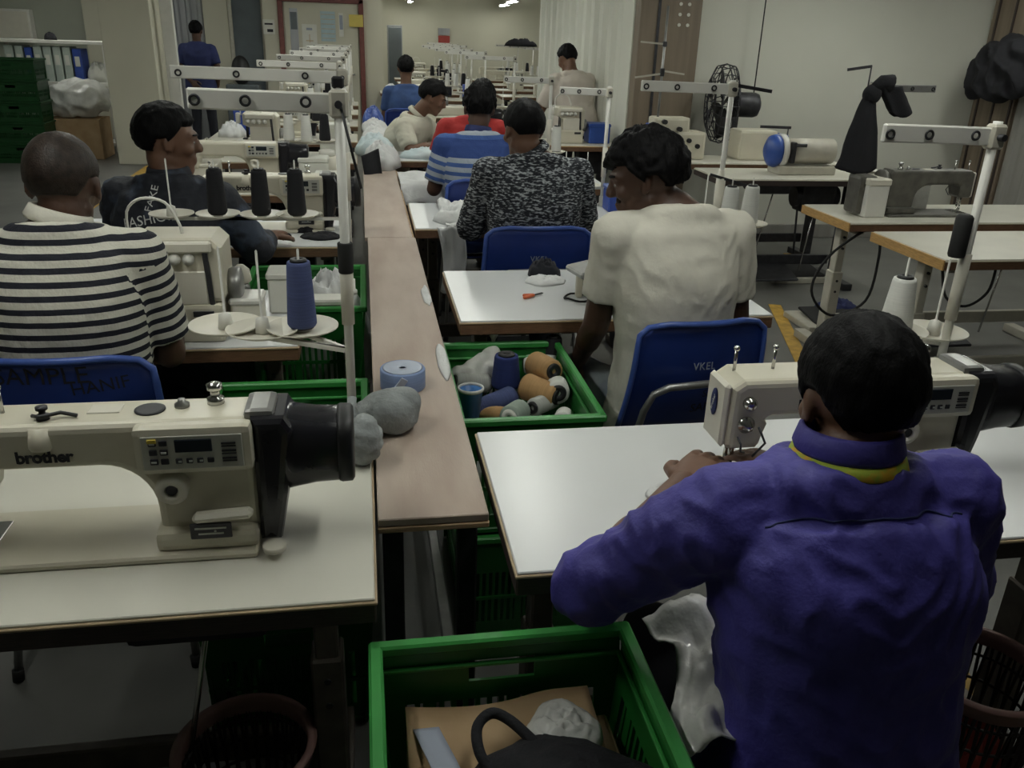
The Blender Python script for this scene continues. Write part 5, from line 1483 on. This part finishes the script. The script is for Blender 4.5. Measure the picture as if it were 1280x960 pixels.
om = make_machine('sewing_machine', 'old dark sewing machine turned away on the worn oak-edged table', 'old machines', body='old_machine', motor=None, brand=False, panel=False)
p = G(1150, 262, 0.78); om.location = (p.x - 0.10, 4.12, 0.78); om.rotation_euler = (0, 0, math.pi)
MB().box((0.36, 0, 0.11), (0.10, 0.13, 0.20), 0.02).lathe([(0.06, 0), (0.065, 0.01), (0.065, 0.03), (0.03, 0.04), (1e-6, 0.04)], (0.235, 0, 0.17), (1, 0, 0), 20).build('hand_wheel', 'old_machine', om)
wp = lidded_box('white boxed motor beside the old dark machine', (2.62, 4.10, 0.78), (0.12, 0.16, 0.20), 'white_enamel', 'cream_light')
lidded_box('grey clear bin behind the arm of the old machine', (3.0, 4.30, 0.78), (0.16, 0.10, 0.16), 'clear_plastic', 'clear_plastic')
om2 = make_overlock('overlock_machine', 'cream machine head with black screws at the end of the worn table', 'overlock machines')
om2.location = (3.32, 3.42, 0.78)
# stand with black cloths hung over it
sk = make_stand('thread_stand', 'dark rod stand with black cloths knotted over it', 'thread stands', H=0.66, beam=0.36, dirx=1, plates=((-0.10, 0.05),), plate_z=0.2, m='grey_steel')
p = A(1090, 105, 4.22); sk.location = (p.x, 4.22, 0.78)
MB().cyl((-0.02, 0, 0.60), (-0.02, 0, 0.74), 0.004, n=8).bar((-0.02, 0, 0.735), (-0.15, 0.0, 0.715), 0.006, 0.014).build('guide_rod', 'dark_steel', sk)
def hung(cx, top, bot, w0, w1, seed, shift):
    def f(u, v):
        a_ = 2 * math.pi * u
        w_ = w0 + (w1 - w0) * v ** 0.8
        x = cx + shift * v + w_ * math.cos(a_) * (1 + 0.15 * noise.noise(Vector((math.cos(a_) * 2, math.sin(a_) * 2, v * 3 + seed))))
        y = 4.20 + 0.45 * w_ * math.sin(a_) * (1 + 0.3 * math.sin(3 * a_ + seed))
        return (x, y, top + (bot - top) * v + 0.015 * math.cos(2 * a_) * v)
    return f
bc = thing('black_garment', 'long black garment knotted over the rod stand', 'cloth', (0, 0, 0))
a1, a2 = A(1090, 118, 4.2), A(1072, 208, 4.2)
sheet('hanging_part', None, hung(a1.x - 0.01, a1.z, a2.z - 0.02, 0.025, 0.115, 1.0, a2.x - a1.x), 26, 22, 'black_cloth', th=0.006, parent=bc)
bm_ = MB().ball(a1, (0.05, 0.04, 0.05), None, 20, 12).build('knot', 'black_cloth', bc)
b1, b2 = A(1112, 108, 4.2), A(1125, 143, 4.2)
bc2 = thing('black_garment', 'short black cloth flap draped over the tip of the rod stand', 'cloth', (0, 0, 0))
sheet('hanging_part', None, hung(b1.x, b1.z, b2.z, 0.07, 0.062, 4.0, b2.x - b1.x), 26, 14, 'black_cloth', th=0.006, parent=bc2)
MB().tube([a1 + Vector((0, 0, 0.02)), a1.lerp(b1, 0.5) + Vector((0, 0, 0.04)), b1 + Vector((0.0, 0, 0.01))], [0.03, 0.035, 0.05], 12).build('fold', 'black_cloth', bc2)
# blue capped machine
bmz = thing('sewing_machine', 'grey barrel machine with a blue end cap on the worn table', 'sewing machine', (A(985, 210, 5.55).x, 5.55, 0.78))
MB().cyl((-0.06, 0, 0.15), (0.30, 0, 0.15), 0.085, n=24).box((0.10, 0, 0.03), (0.42, 0.18, 0.06), 0.01).build('body', 'cream_metal', bmz)
MB().lathe([(0.105, 0), (0.110, 0.02), (0.10, 0.05), (0.06, 0.075), (1e-6, 0.08)], (-0.10, 0, 0.15), (-1, 0, 0), 26).build('end_cap', 'paint_blue', bmz)
MB().cyl((-0.10, 0, 0.15), (-0.06, 0, 0.15), 0.112, n=26).build('cap_ring', 'white_enamel', bmz)
MB().box((-0.03, -0.09, 0.15), (0.03, 0.05, 0.14), 0.01).cyl((-0.03, -0.1, 0.2), (0.05, -0.12, 0.2), 0.012).build('mechanism', 'dark_steel', bmz)
# boxy machine under the fan
bx_ = thing('sewing_machine', 'boxy cream machine with a blue motor on the table below the fan', 'sewing machine', (A(940, 180, 6.28).x, 6.28, 0.78))
MB().box((0, 0, 0.11), (0.30, 0.22, 0.22), 0.02).build('body', 'cream', bx_)
MB().box((0.20, 0, 0.10), (0.11, 0.18, 0.18), 0.02).cyl((0.20, 0, 0.1), (0.30, 0, 0.1), 0.05, n=18).build('motor', 'binder_blue', bx_)
MB().cyl((0.28, 0, 0.0), (0.28, 0, 0.24), 0.006, n=8).bar((0.05, 0, 0.24), (0.30, 0, 0.235), 0.012, 0.02).build('thread_frame', 'dark_steel', bx_)
bx2 = thing('sewing_machine', 'wide cream machine with black knobs on the table by the fan', 'sewing machine', (A(842, 175, 6.28).x, 6.28, 0.78))
MB().box((0, 0, 0.10), (0.44, 0.20, 0.20), 0.02).box((-0.05, 0, 0.24), (0.28, 0.16, 0.12), 0.02).build('body', 'cream', bx2)
for k, (x_, z_) in enumerate(((-0.12, 0.27), (0.0, 0.22), (0.08, 0.14), (0.15, 0.10), (-0.02, 0.08))):
    MB().cyl((x_, -0.10 if z_ < .2 else -0.08, z_), (x_, -0.125, z_), 0.017, n=12).build('knob', 'black_plastic', bx2)
MB().box((-0.20, -0.02, 0.13), (0.03, 0.16, 0.24), 0.01).build('side_plate', 'paint_blue', bx2)
# pedestal fan, seen from the side
fc = A(903, 130, 6.68)
fn = thing('pedestal_fan', 'large black pedestal fan turned sideways by the white wall', 'fan', (fc.x, fc.y, 0), R(-100))
FZ = fc.z; cage = MB()
for k in range(22):
    a_ = 2 * math.pi * k / 22; ca, sa = math.cos(a_), math.sin(a_)
    cage.tube([(0.05 * ca, -0.105, FZ + 0.05 * sa), (0.20 * ca, -0.10, FZ + 0.20 * sa), (0.285 * ca, -0.06, FZ + 0.285 * sa), (0.30 * ca, 0.0, FZ + 0.30 * sa), (0.285 * ca, 0.06, FZ + 0.285 * sa), (0.20 * ca, 0.09, FZ + 0.20 * sa), (0.06 * ca, 0.095, FZ + 0.06 * sa)], 0.004, 5)
for r_, y_ in ((0.30, 0), (0.285, -0.06), (0.2, -0.10), (0.285, 0.06), (0.2, 0.09), (0.10, -0.105)):
    cage.tube([(r_ * math.cos(2 * math.pi * i / 36), y_, FZ + r_ * math.sin(2 * math.pi * i / 36)) for i in range(36)], 0.005, 5, close=True)
cage.build('cage', 'dark_steel', fn)
for k in range(4):
    a_ = math.pi / 2 * k + 0.4; rings = []
    for r_, w_, tw_ in ((0.04, 0.03, 0.7), (0.12, 0.07, 0.6), (0.20, 0.09, 0.45), (0.265, 0.07, 0.35)):
        c_ = Vector((r_ * math.cos(a_), 0, FZ + r_ * math.sin(a_))); tg = Vector((-math.sin(a_), 0, math.cos(a_)))
        x_ = tg * math.cos(tw_) + Vector((0, math.sin(tw_), 0)); y_ = x_.cross(Vector((math.cos(a_), 0, math.sin(a_))))
        rings.append(superring(c_, x_, y_, w_, 0.004, 12))
    MB().loft(rings).build('blade', 'black_plastic', fn)
MB().lathe([(0.05, -0.02), (0.085, 0.0), (0.095, 0.04), (0.095, 0.16), (0.085, 0.19), (0.04, 0.21), (1e-6, 0.21)], (0, 0.09, FZ), (0, 1, 0), 22).build('motor', 'dark_steel', fn)
MB().cyl((0, 0.12, 0.03), (0, 0.12, FZ - 0.08), 0.022, n=12).build('pole', 'dark_steel', fn)
MB().lathe([(0.2, 0), (0.2, 0.02), (0.05, 0.05), (0.03, 0.09)], (0, 0.12, 0), n=30).build('base', 'dark_steel', fn)
cb_ = MB().tube([A(942, 118, 6.75), Vector((A(942, 118, 6.75).x + 0.01, 6.78, 2.2)), Vector((A(942, 118, 6.75).x + 0.04, 6.80, CEIL))], 0.005, 6).build('power_cable', 'black_rubber')
tag(cb_, 'thin black cable hanging from the ceiling to the fan', 'cable')
# black garments on the right wall
bw = thing('black_garment', 'black garments bunched on the dark right wall', 'cloth', tuple(A(1262, 86, 5.08 / A(1262, 86, 1.0).x)))
bm_ = MB().ball((-0.02, 0, 0), (0.11, 0.32, 0.22), None, 26, 18).ball((-0.05, 0.15, -0.08), (0.10, 0.22, 0.16), None, 22, 14)
me_ = remesh(bm_, 0.018, 1); c_, n_ = get_co(me_)
set_co(me_, [p + n * 0.05 * (1 - 2.4 * abs(noise.noise(p * 7))) for p, n in zip(c_, n_)])
me_.materials.clear(); me_.materials.append(M['black_cloth']); link('bunch', me_, bw)
MB().cyl((-0.1, 0, 0.1), (0.175, 0.0, 0.12), 0.012).build('hook', 'dark_steel', bw)
bw.location.x = 5.08
# floor bits on the right
def pedal(label, px, py):
    p = G(px, py, 0.0)
    t = thing('foot_pedal', label, 'pedal', (p.x, p.y, 0))
    MB().box((0, 0, 0.02), (0.44, 0.34, 0.04), 0.008).build('base_plate', 'cream_metal', t)
    MB().box((0.02, 0, 0.055), (0.34, 0.26, 0.016), 0.005, Euler((R(7), 0, 0))).build('tread', 'black_rubber', t)
    MB().cyl((0.05, 0.12, 0.06), (0.03, 0.16, 0.60), 0.008, n=8).build('rod', 'dark_steel', t)
pedal('grey foot pedal on the floor behind the white T-shirt', 990, 347)
pedal('cream foot pedal base beside the oak-edged tables', 1035, 405)
cbl = MB().tube(smooth_path([(2.55, 3.95, 0.74), (2.35, 3.93, 0.60), (2.28, 3.92, 0.42), (2.42, 3.93, 0.28), (2.60, 3.92, 0.36), (2.62, 3.91, 0.60), (2.60, 3.92, 0.735)]), 0.007, 8).build('loop_cable', 'black_rubber')
tag(cbl, 'black cable looping below the worn oak-edged table', 'cable')
cbl = MB().tube(smooth_path([(2.46, 3.20, 0.72), (2.50, 3.19, 0.60), (2.60, 3.18, 0.56), (2.70, 3.19, 0.62), (2.72, 3.20, 0.73)]), 0.006, 8).build('loop_cable', 'black_rubber')
tag(cbl, 'short black cable sagging under the table nearest the floor line', 'cable')
heap('blue_rags', 'dark blue rags on the floor behind the cream table leg', (2.95, 4.75, 0), 0.16, 0.12, 0.10, 'navy_shirt', 71)

# ---- stands of the right line
sR2 = make_stand('thread_stand', 'white thread stand with two white cones beside the white T-shirt', 'thread stands', H=0.70, beam=0.34, plates=((0.03, -0.04), (0.12, -0.02), (-0.03, 0.05)), plate_z=0.19, pr=0.07)
p = A(908, 170, 2.98); sR2.location = (p.x, 2.98, 0.78)
cone_at(sR2, 0, 'thread_white', 'white thread cone next to the pole of the stand by the white T-shirt', h=0.145, r0=0.034, r1=0.026)
cone_at(sR2, 1, 'thread_white', 'outer white thread cone on the stand by the white T-shirt', h=0.145, r0=0.034, r1=0.026)
sR3 = make_stand('thread_stand', 'white thread stand with two empty plates behind the speckled shirt', 'thread stands', H=0.60, beam=0.26, plates=((-0.09, 0.0), (-0.20, 0.02)), plate_z=0.10, pr=0.075)
p = A(757, 180, 4.35); sR3.location = (p.x, 4.35, 0.78)
sR4 = make_stand('thread_stand', 'white thread stand beside the head of the speckled shirt', 'thread stands', H=0.60, beam=0.30, dirx=-1, plates=((0.05, 0.0),), plate_z=0.14, pr=0.06)
p = A(687, 150, 5.4); sR4.location = (p.x, 5.40, 0.78)
cone_at(sR4, 0, 'thread_white', 'white thread cone behind the head of the speckled shirt', h=0.16, r0=0.032, r1=0.026)

MB().bar((0, 0, 0.685), (0.155, 0.01, 0.665), 0.006, 0.012).build('guide_arm', 'dark_steel', sR2)
MB().bar((-0.05, -0.015, 0.375), (0.10, -0.01, 0.335), 0.006, 0.010).build('guide_arm', 'dark_steel', sR2)
MB().cyl((0, 0, 0.20), (0, 0, 0.36), 0.0175, n=14).build('sleeve', 'cream_light', sR2)
# tall rod stand before the brown pillar
tr = thing('thread_stand', 'tall grey rod stand with thin cross arms before the brown pillar', 'thread stand', (A(822, 150, 6.24).x, 6.24, 0.78), 0, 'thread stands')
MB().cyl((0, 0, 0), (0, 0, 1.05), 0.009, n=10).build('pole', 'grey_steel', tr)
for z_, l_, d_ in ((0.62, 0.17, 0.02), (0.60, -0.20, 0.03), (0.80, -0.18, -0.01)):
    MB().bar((0, 0, z_), (l_, 0, z_ - d_), 0.010, 0.012).build('guide_arm', 'cream_metal', tr)
    MB().box((0, 0, z_), (0.03, 0.03, 0.035), 0.004).build('arm_clamp', 'dark_steel', tr)
MB().lathe([(0.03, 0), (0.03, 0.012), (0.014, 0.02), (0.014, 0.05)], n=14).build('foot_clamp', 'dark_steel', tr)
lidded_box('bright blue box on the table beyond the speckled shirt', (G(752, 248, 0.78).x, 4.22, 0.781), (0.15, 0.12, 0.13), 'binder_blue', 'paint_blue')
# ================================================================== rows further down the hall
GF, GFM, GFS = 'tables in the far rows', 'machines in the far rows', 'thread stands in the far rows'
ft = make_table('sewing_table', 1.15, 0.55, 'worn pale sewing table in the far rows', GF, top='laminate_old', legm='dark_steel')
fm = make_machine('sewing_machine', 'cream lockstitch machine in the far rows', GFM, full=False, brand=False)
fo = make_overlock('overlock_machine', 'cream overlock machine in the far rows', GFM)
fs_ = make_stand('thread_stand', 'white thread stand in the far rows', GFS, H=0.66, beam=0.45)
fw = make_cone('thread_cone', 'white thread cone on a stand in the far rows', 'thread_white', 0.15, group='cones in the far rows')
fk = make_cone('thread_cone', 'black thread cone on a stand in the far rows', 'thread_black', 0.15, group='cones in the far rows')
first = set()
def put(o, loc, rz=0.0, where=None):
    base, gbase = BASE.setdefault(o.name, (o['label'], o['group']))
    if o.name in first:
        o = dup(o, loc, rz)
    else:
        first.add(o.name); o.location = loc; o.rotation_euler = (0, 0, rz)
    if where:
        o['label'] = base.replace('in the far rows', where)
        o['group'] = gbase.replace('in the far rows', where)
    return o
BASE = {}
random.seed(11)
put(fo, (1.70, 7.20, 0.78), 0, 'on the narrow worn table by the brown pillar')
rows = [(-1.20, y) for y in (4.66, 5.85, 7.04, 8.23, 9.42, 10.6)] + [(0.26, y) for y in (7.35, 9.26, 10.5, 11.7, 12.9)] + [(0.62, y) for y in (14.2, 15.5, 16.9)] + [(2.0, y) for y in (11.4, 12.7, 14.1, 15.6, 17.2)]
for i, (x, y) in enumerate(rows):
    where = 'in the rows between plank and cream pillar' if x < 0 else 'in the rows beyond the beige shirt' if x < 1 else 'in the rows past the white ribbed wall'
    put(ft, (x, y, 0), 0, where)
    k = i % 3
    put(fo if k == 1 else fm, (x + random.uniform(0.42, 0.60), y + 0.28, 0.78), 0, where)
    sx = x + 1.08
    put(fs_, (sx, y + 0.48, 0.78), 0, where)
    for j, (dx, dy) in enumerate(((-0.30, -0.02), (-0.20, -0.06), (-0.10, -0.01))):
        if random.random() < 0.75:
            put(fk if random.random() < 0.35 else fw, (sx + dx, y + 0.48 + dy, 0.78 + 0.224), 0, where)
GB = 'cartons and bags on the far tables'
for i, (x, y, d, m, l) in enumerate(((-0.28, 4.95, (0.16, 0.14, 0.16), 'paper', 'white carton on the table behind the black cone stand'), (-0.95, 5.0, (0.30, 0.2, 0.12), 'cream_light', 'flat cream carton on the table beside the far machine'),
                                     (-0.20, 6.2, (0.20, 0.16, 0.22), 'paper', 'tall white carton by the plank in the far rows'), (-0.9, 7.4, (0.24, 0.2, 0.2), 'binder_blue', 'blue box standing among the far machines'),
                                     (1.30, 9.38, (0.20, 0.18, 0.2), 'binder_blue', 'blue carton beyond the speckled shirt'), (1.30, 10.62, (0.20, 0.18, 0.26), 'binder_blue', 'tall blue carton beyond the speckled shirt'), (1.96, 7.2, (0.18, 0.18, 0.16), 'paint_blue', 'blue box on the narrow worn table'))):
    t_ = lidded_box(l, (x, y, 0.781), d, m, m); t_['group'] = GB
for i, (x, y) in enumerate(((-1.04, 4.93), (-1.04, 7.3), (-1.04, 8.5), (-1.04, 9.7), (0.42, 7.62), (0.42, 9.5), (0.42, 10.75), (0.42, 11.95), (-1.04, 6.1), (0.42, 13.15))):
    heap('garment_heap', 'pale garment heap on one of the far tables', (x, y, 0.781), 0.11, 0.15, 0.10, 'white_cloth' if i % 2 else 'beige_shirt', 80 + i, group='garment heaps on the far tables')
tb_ = thing('plastic_tub', 'white plastic tub with cream base among the far machines near the plank', 'tub', (A(408, 190, 5.0).x, 5.05, 0.781))
MB().lathe([(0.07, 0), (0.075, 0.01), (0.08, 0.14), (0.06, 0.15), (1e-6, 0.15)], n=22).build('body', 'cream_light', tb_)
MB().lathe([(0.045, 0.15), (0.045, 0.18), (0.03, 0.185), (1e-6, 0.185)], n=18).build('cap', 'white_enamel', tb_)
ct_ = lidded_box('white carton with red print on the table by the plank', (A(412, 240, 4.55).x, 4.78, 0.781), (0.16, 0.12, 0.10), 'paper', 'paper')
MB().box((0.01, -0.062, 0.06), (0.07, 0.003, 0.018)).build('red_print', 'sign_red', ct_)
bt_ = heap('black_garment', 'black garment folded over the far thread stands', (2.86, 16.08, 1.428), 0.30, 0.05, 0.12, 'black_cloth', 96)

# ================================================================== far left: rack, crates, bag and carton
rk = thing('storage_rack', 'white storage rack with files beside the cream pillar', 'rack', (0, 0, 0))
RX0, RX1, RY = A(-8, 60, 12.2).x, A(132, 60, 12.2).x, 12.2
zs = (A(60, 50, RY).z, A(60, 102, RY).z)
for z in (*zs, 0.12):
    MB().box(((RX0 + RX1) / 2, RY + 0.2, z - 0.02), (RX1 - RX0, 0.42, 0.04), 0.004).build('shelf', 'white_enamel', rk)
for x in (RX0 + 0.03, RX1 - 0.03):
    for y in (RY + 0.02, RY + 0.38):
        MB().box((x, y, zs[0] / 2), (0.035, 0.035, zs[0]), 0.003).build('post', 'white_enamel', rk)
xs = [(8, 20, 'binder_pale'), (21, 32, 'binder_pale'), (33, 43, 'binder_blue'), (44, 55, 'binder_pale'), (56, 67, 'binder_pale'), (68, 79, 'binder_pale'), (80, 91, 'binder_pale'), (92, 104, 'binder_blue')]
for i, (u0, u1, m) in enumerate(xs):
    x0, x1 = A(u0, 90, RY).x, A(u1, 90, RY).x
    h_ = 0.42 if m == 'binder_pale' else 0.40
    b_ = thing('box_file', ('blue box file standing on the rack next to the loose papers' if i == 7 else 'blue box file standing between pale ones on the rack') if m == 'binder_blue' else 'pale grey box file standing on the storage rack', 'file', ((x0 + x1) / 2, RY + 0.18, zs[1]), group='box files on the rack')
    MB().box((0, 0, h_ / 2), (x1 - x0 - 0.012, 0.30, h_), 0.006).build('cover', m, b_)
    MB().box((0, -0.152, h_ * 0.62), ((x1 - x0) * 0.5, 0.004, 0.12)).build('spine_label', 'paper', b_)
heap('paper_stack', 'loose papers leaning on the rack beside the blue file', (A(118, 95, RY).x, RY + 0.2, zs[1]), 0.14, 0.16, 0.22, 'paper', 98, cat='paper')
heap('black_bag', 'small black bag on top of the storage rack', (A(58, 48, RY).x, RY + 0.15, zs[0]), 0.08, 0.07, 0.08, 'black_cloth', 99, cat='bag')
hc = thing('wall_cabinet', 'white cabinet on the wall above the storage rack', 'cabinet', (A(18, 35, 13.7).x, 13.7, A(18, 50, 13.7).z))
MB().box((0, 0, 0.20), (0.50, 0.16, 0.40), 0.008).build('body', 'white_enamel', hc)
MB().box((0, -0.085, 0.20), (0.44, 0.012, 0.34), 0.003).build('door', 'cream_light', hc)
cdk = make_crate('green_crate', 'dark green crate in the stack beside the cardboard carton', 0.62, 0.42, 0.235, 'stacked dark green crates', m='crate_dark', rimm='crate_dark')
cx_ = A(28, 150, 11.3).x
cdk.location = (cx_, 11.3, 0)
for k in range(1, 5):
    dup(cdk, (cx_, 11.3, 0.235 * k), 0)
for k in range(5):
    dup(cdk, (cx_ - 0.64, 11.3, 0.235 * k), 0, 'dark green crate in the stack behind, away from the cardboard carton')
bo_ = thing('cardboard_carton', 'brown cardboard carton beside the stacked dark green crates', 'box', (A(98, 180, 11.6).x, 11.75, 0))
MB().box((0, 0, 0.24), (0.62, 0.5, 0.48), 0.006).build('body', 'cardboard', bo_)
MB().box((0.0, 0, 0.484), (0.60, 0.06, 0.004)).build('tape_strip', 'thread_tan', bo_)
bgt = thing('plastic_bag', 'big clear plastic bag of garments on the cardboard carton', 'bag', (A(98, 140, 11.6).x, 11.75, 0.488))
bm_ = MB().ball((0, 0, 0.22), (0.36, 0.26, 0.22), None, 28, 18).ball((-0.12, -0.02, 0.14), (0.24, 0.22, 0.14), None, 24, 14)
me_ = remesh(bm_, 0.02, 1); c_, n_ = get_co(me_)
set_co(me_, [Vector((q.x, q.y, max(0.0, q.z))) for q in (p + n * 0.035 * (1 - 2.4 * abs(noise.noise(p * 6))) for p, n in zip(c_, n_))])
me_.materials.clear(); me_.materials.append(M['clear_plastic']); link('bag_body', me_, bgt)
# notices and signs
def notice(label, px0, py0, px1, py1, Y, m, parts=()):
    a_, b_ = A(px0, py0, Y), A(px1, py1, Y)
    t = thing('notice', label, 'notice', ((a_.x + b_.x) / 2, Y, (a_.z + b_.z) / 2), 0, 'notices on the door wall')
    w_, h_ = abs(b_.x - a_.x), abs(a_.z - b_.z)
    MB().box((0, 0, 0), (w_, 0.008, h_), 0.001).build('sheet', m, t)
    for (u, v, du, dv, mm) in parts:
        MB().box((u * w_, -0.006, v * h_), (du * w_, 0.004, dv * h_)).build('print_block', mm, t)
notice('grey framed notice strip on the cream door', 361, 10, 375, 72, 13.36, 'metal_sheet', ((0, 0.25, 0.8, 0.35, 'glass_grey'),))
notice('pale blue table sheet on the cream door', 400, 14, 420, 52, 13.36, 'paper_blue', tuple((0, 0.4 - 0.16 * k, 0.9, 0.02, 'edge_trim') for k in range(6)))
notice('small dark printed notice on the cream door', 423, 16, 430, 46, 13.36, 'paper', ((0, 0.1, 0.7, 0.6, 'print_grey'),))
notice('yellow sheet fixed over the red door frame', 436, 18, 454, 34, 13.31, 'paper_yellow')
notice('white notice with black writing beside the red door frame', 328, 24, 344, 43, 13.39, 'paper', ((0, 0.2, 0.7, 0.12, 'ink'), (0.1, -0.25, 0.5, 0.2, 'ink')))
notice('cream notice with small brown marks on the door', 377, 30, 397, 60, 13.36, 'paper', ((0, -0.2, 0.5, 0.04, 'edge_trim'), (0.0, -0.1, 0.05, 0.35, 'edge_trim'), (0, 0.3, 0.4, 0.1, 'print_grey')))
sg = thing('wall_sign', 'red and white sign on the far cream wall', 'sign', tuple(A(555, 47, 21.96)))
MB().box((0, 0, -0.09), (0.28, 0.02, 0.26), 0.004).build('red_panel', 'sign_red', sg)
MB().box((0, 0, 0.13), (0.28, 0.02, 0.16), 0.004).box((0, -0.012, 0.13), (0.2, 0.006, 0.03)).build('white_panel', 'metal_sheet', sg)
lk = thing('steel_locker', 'grey steel locker against the far wall', 'locker', (A(489, 80, 19.0).x + 0.08, 19.0, 0))
MB().box((0, 0, 0.87), (0.30, 0.45, 1.70), 0.006).build('body', 'metal_sheet', lk)
MB().box((0, -0.232, 0.90), (0.26, 0.014, 1.55), 0.003).build('door', 'glass_grey', lk)
MB().box((0.09, -0.245, 0.95), (0.02, 0.02, 0.12), 0.003).build('handle', 'chrome', lk)
# dark bin below the window
db = thing('dark_appliance', 'dark rounded appliance standing in front of the grey window', 'appliance', (A(304, 100, 13.2).x, 13.2, 0))
MB().box((0, 0, 0.42), (0.46, 0.34, 0.84), 0.03).build('body', 'glass_grey', db)
bm_ = MB().ball((-0.02, 0, 1.02), (0.13, 0.12, 0.20), None, 22, 14).build('hood', 'black_plastic', db)
MB().box((0.0, -0.175, 0.6), (0.10, 0.01, 0.12)).build('label_plate', 'print_grey', db)
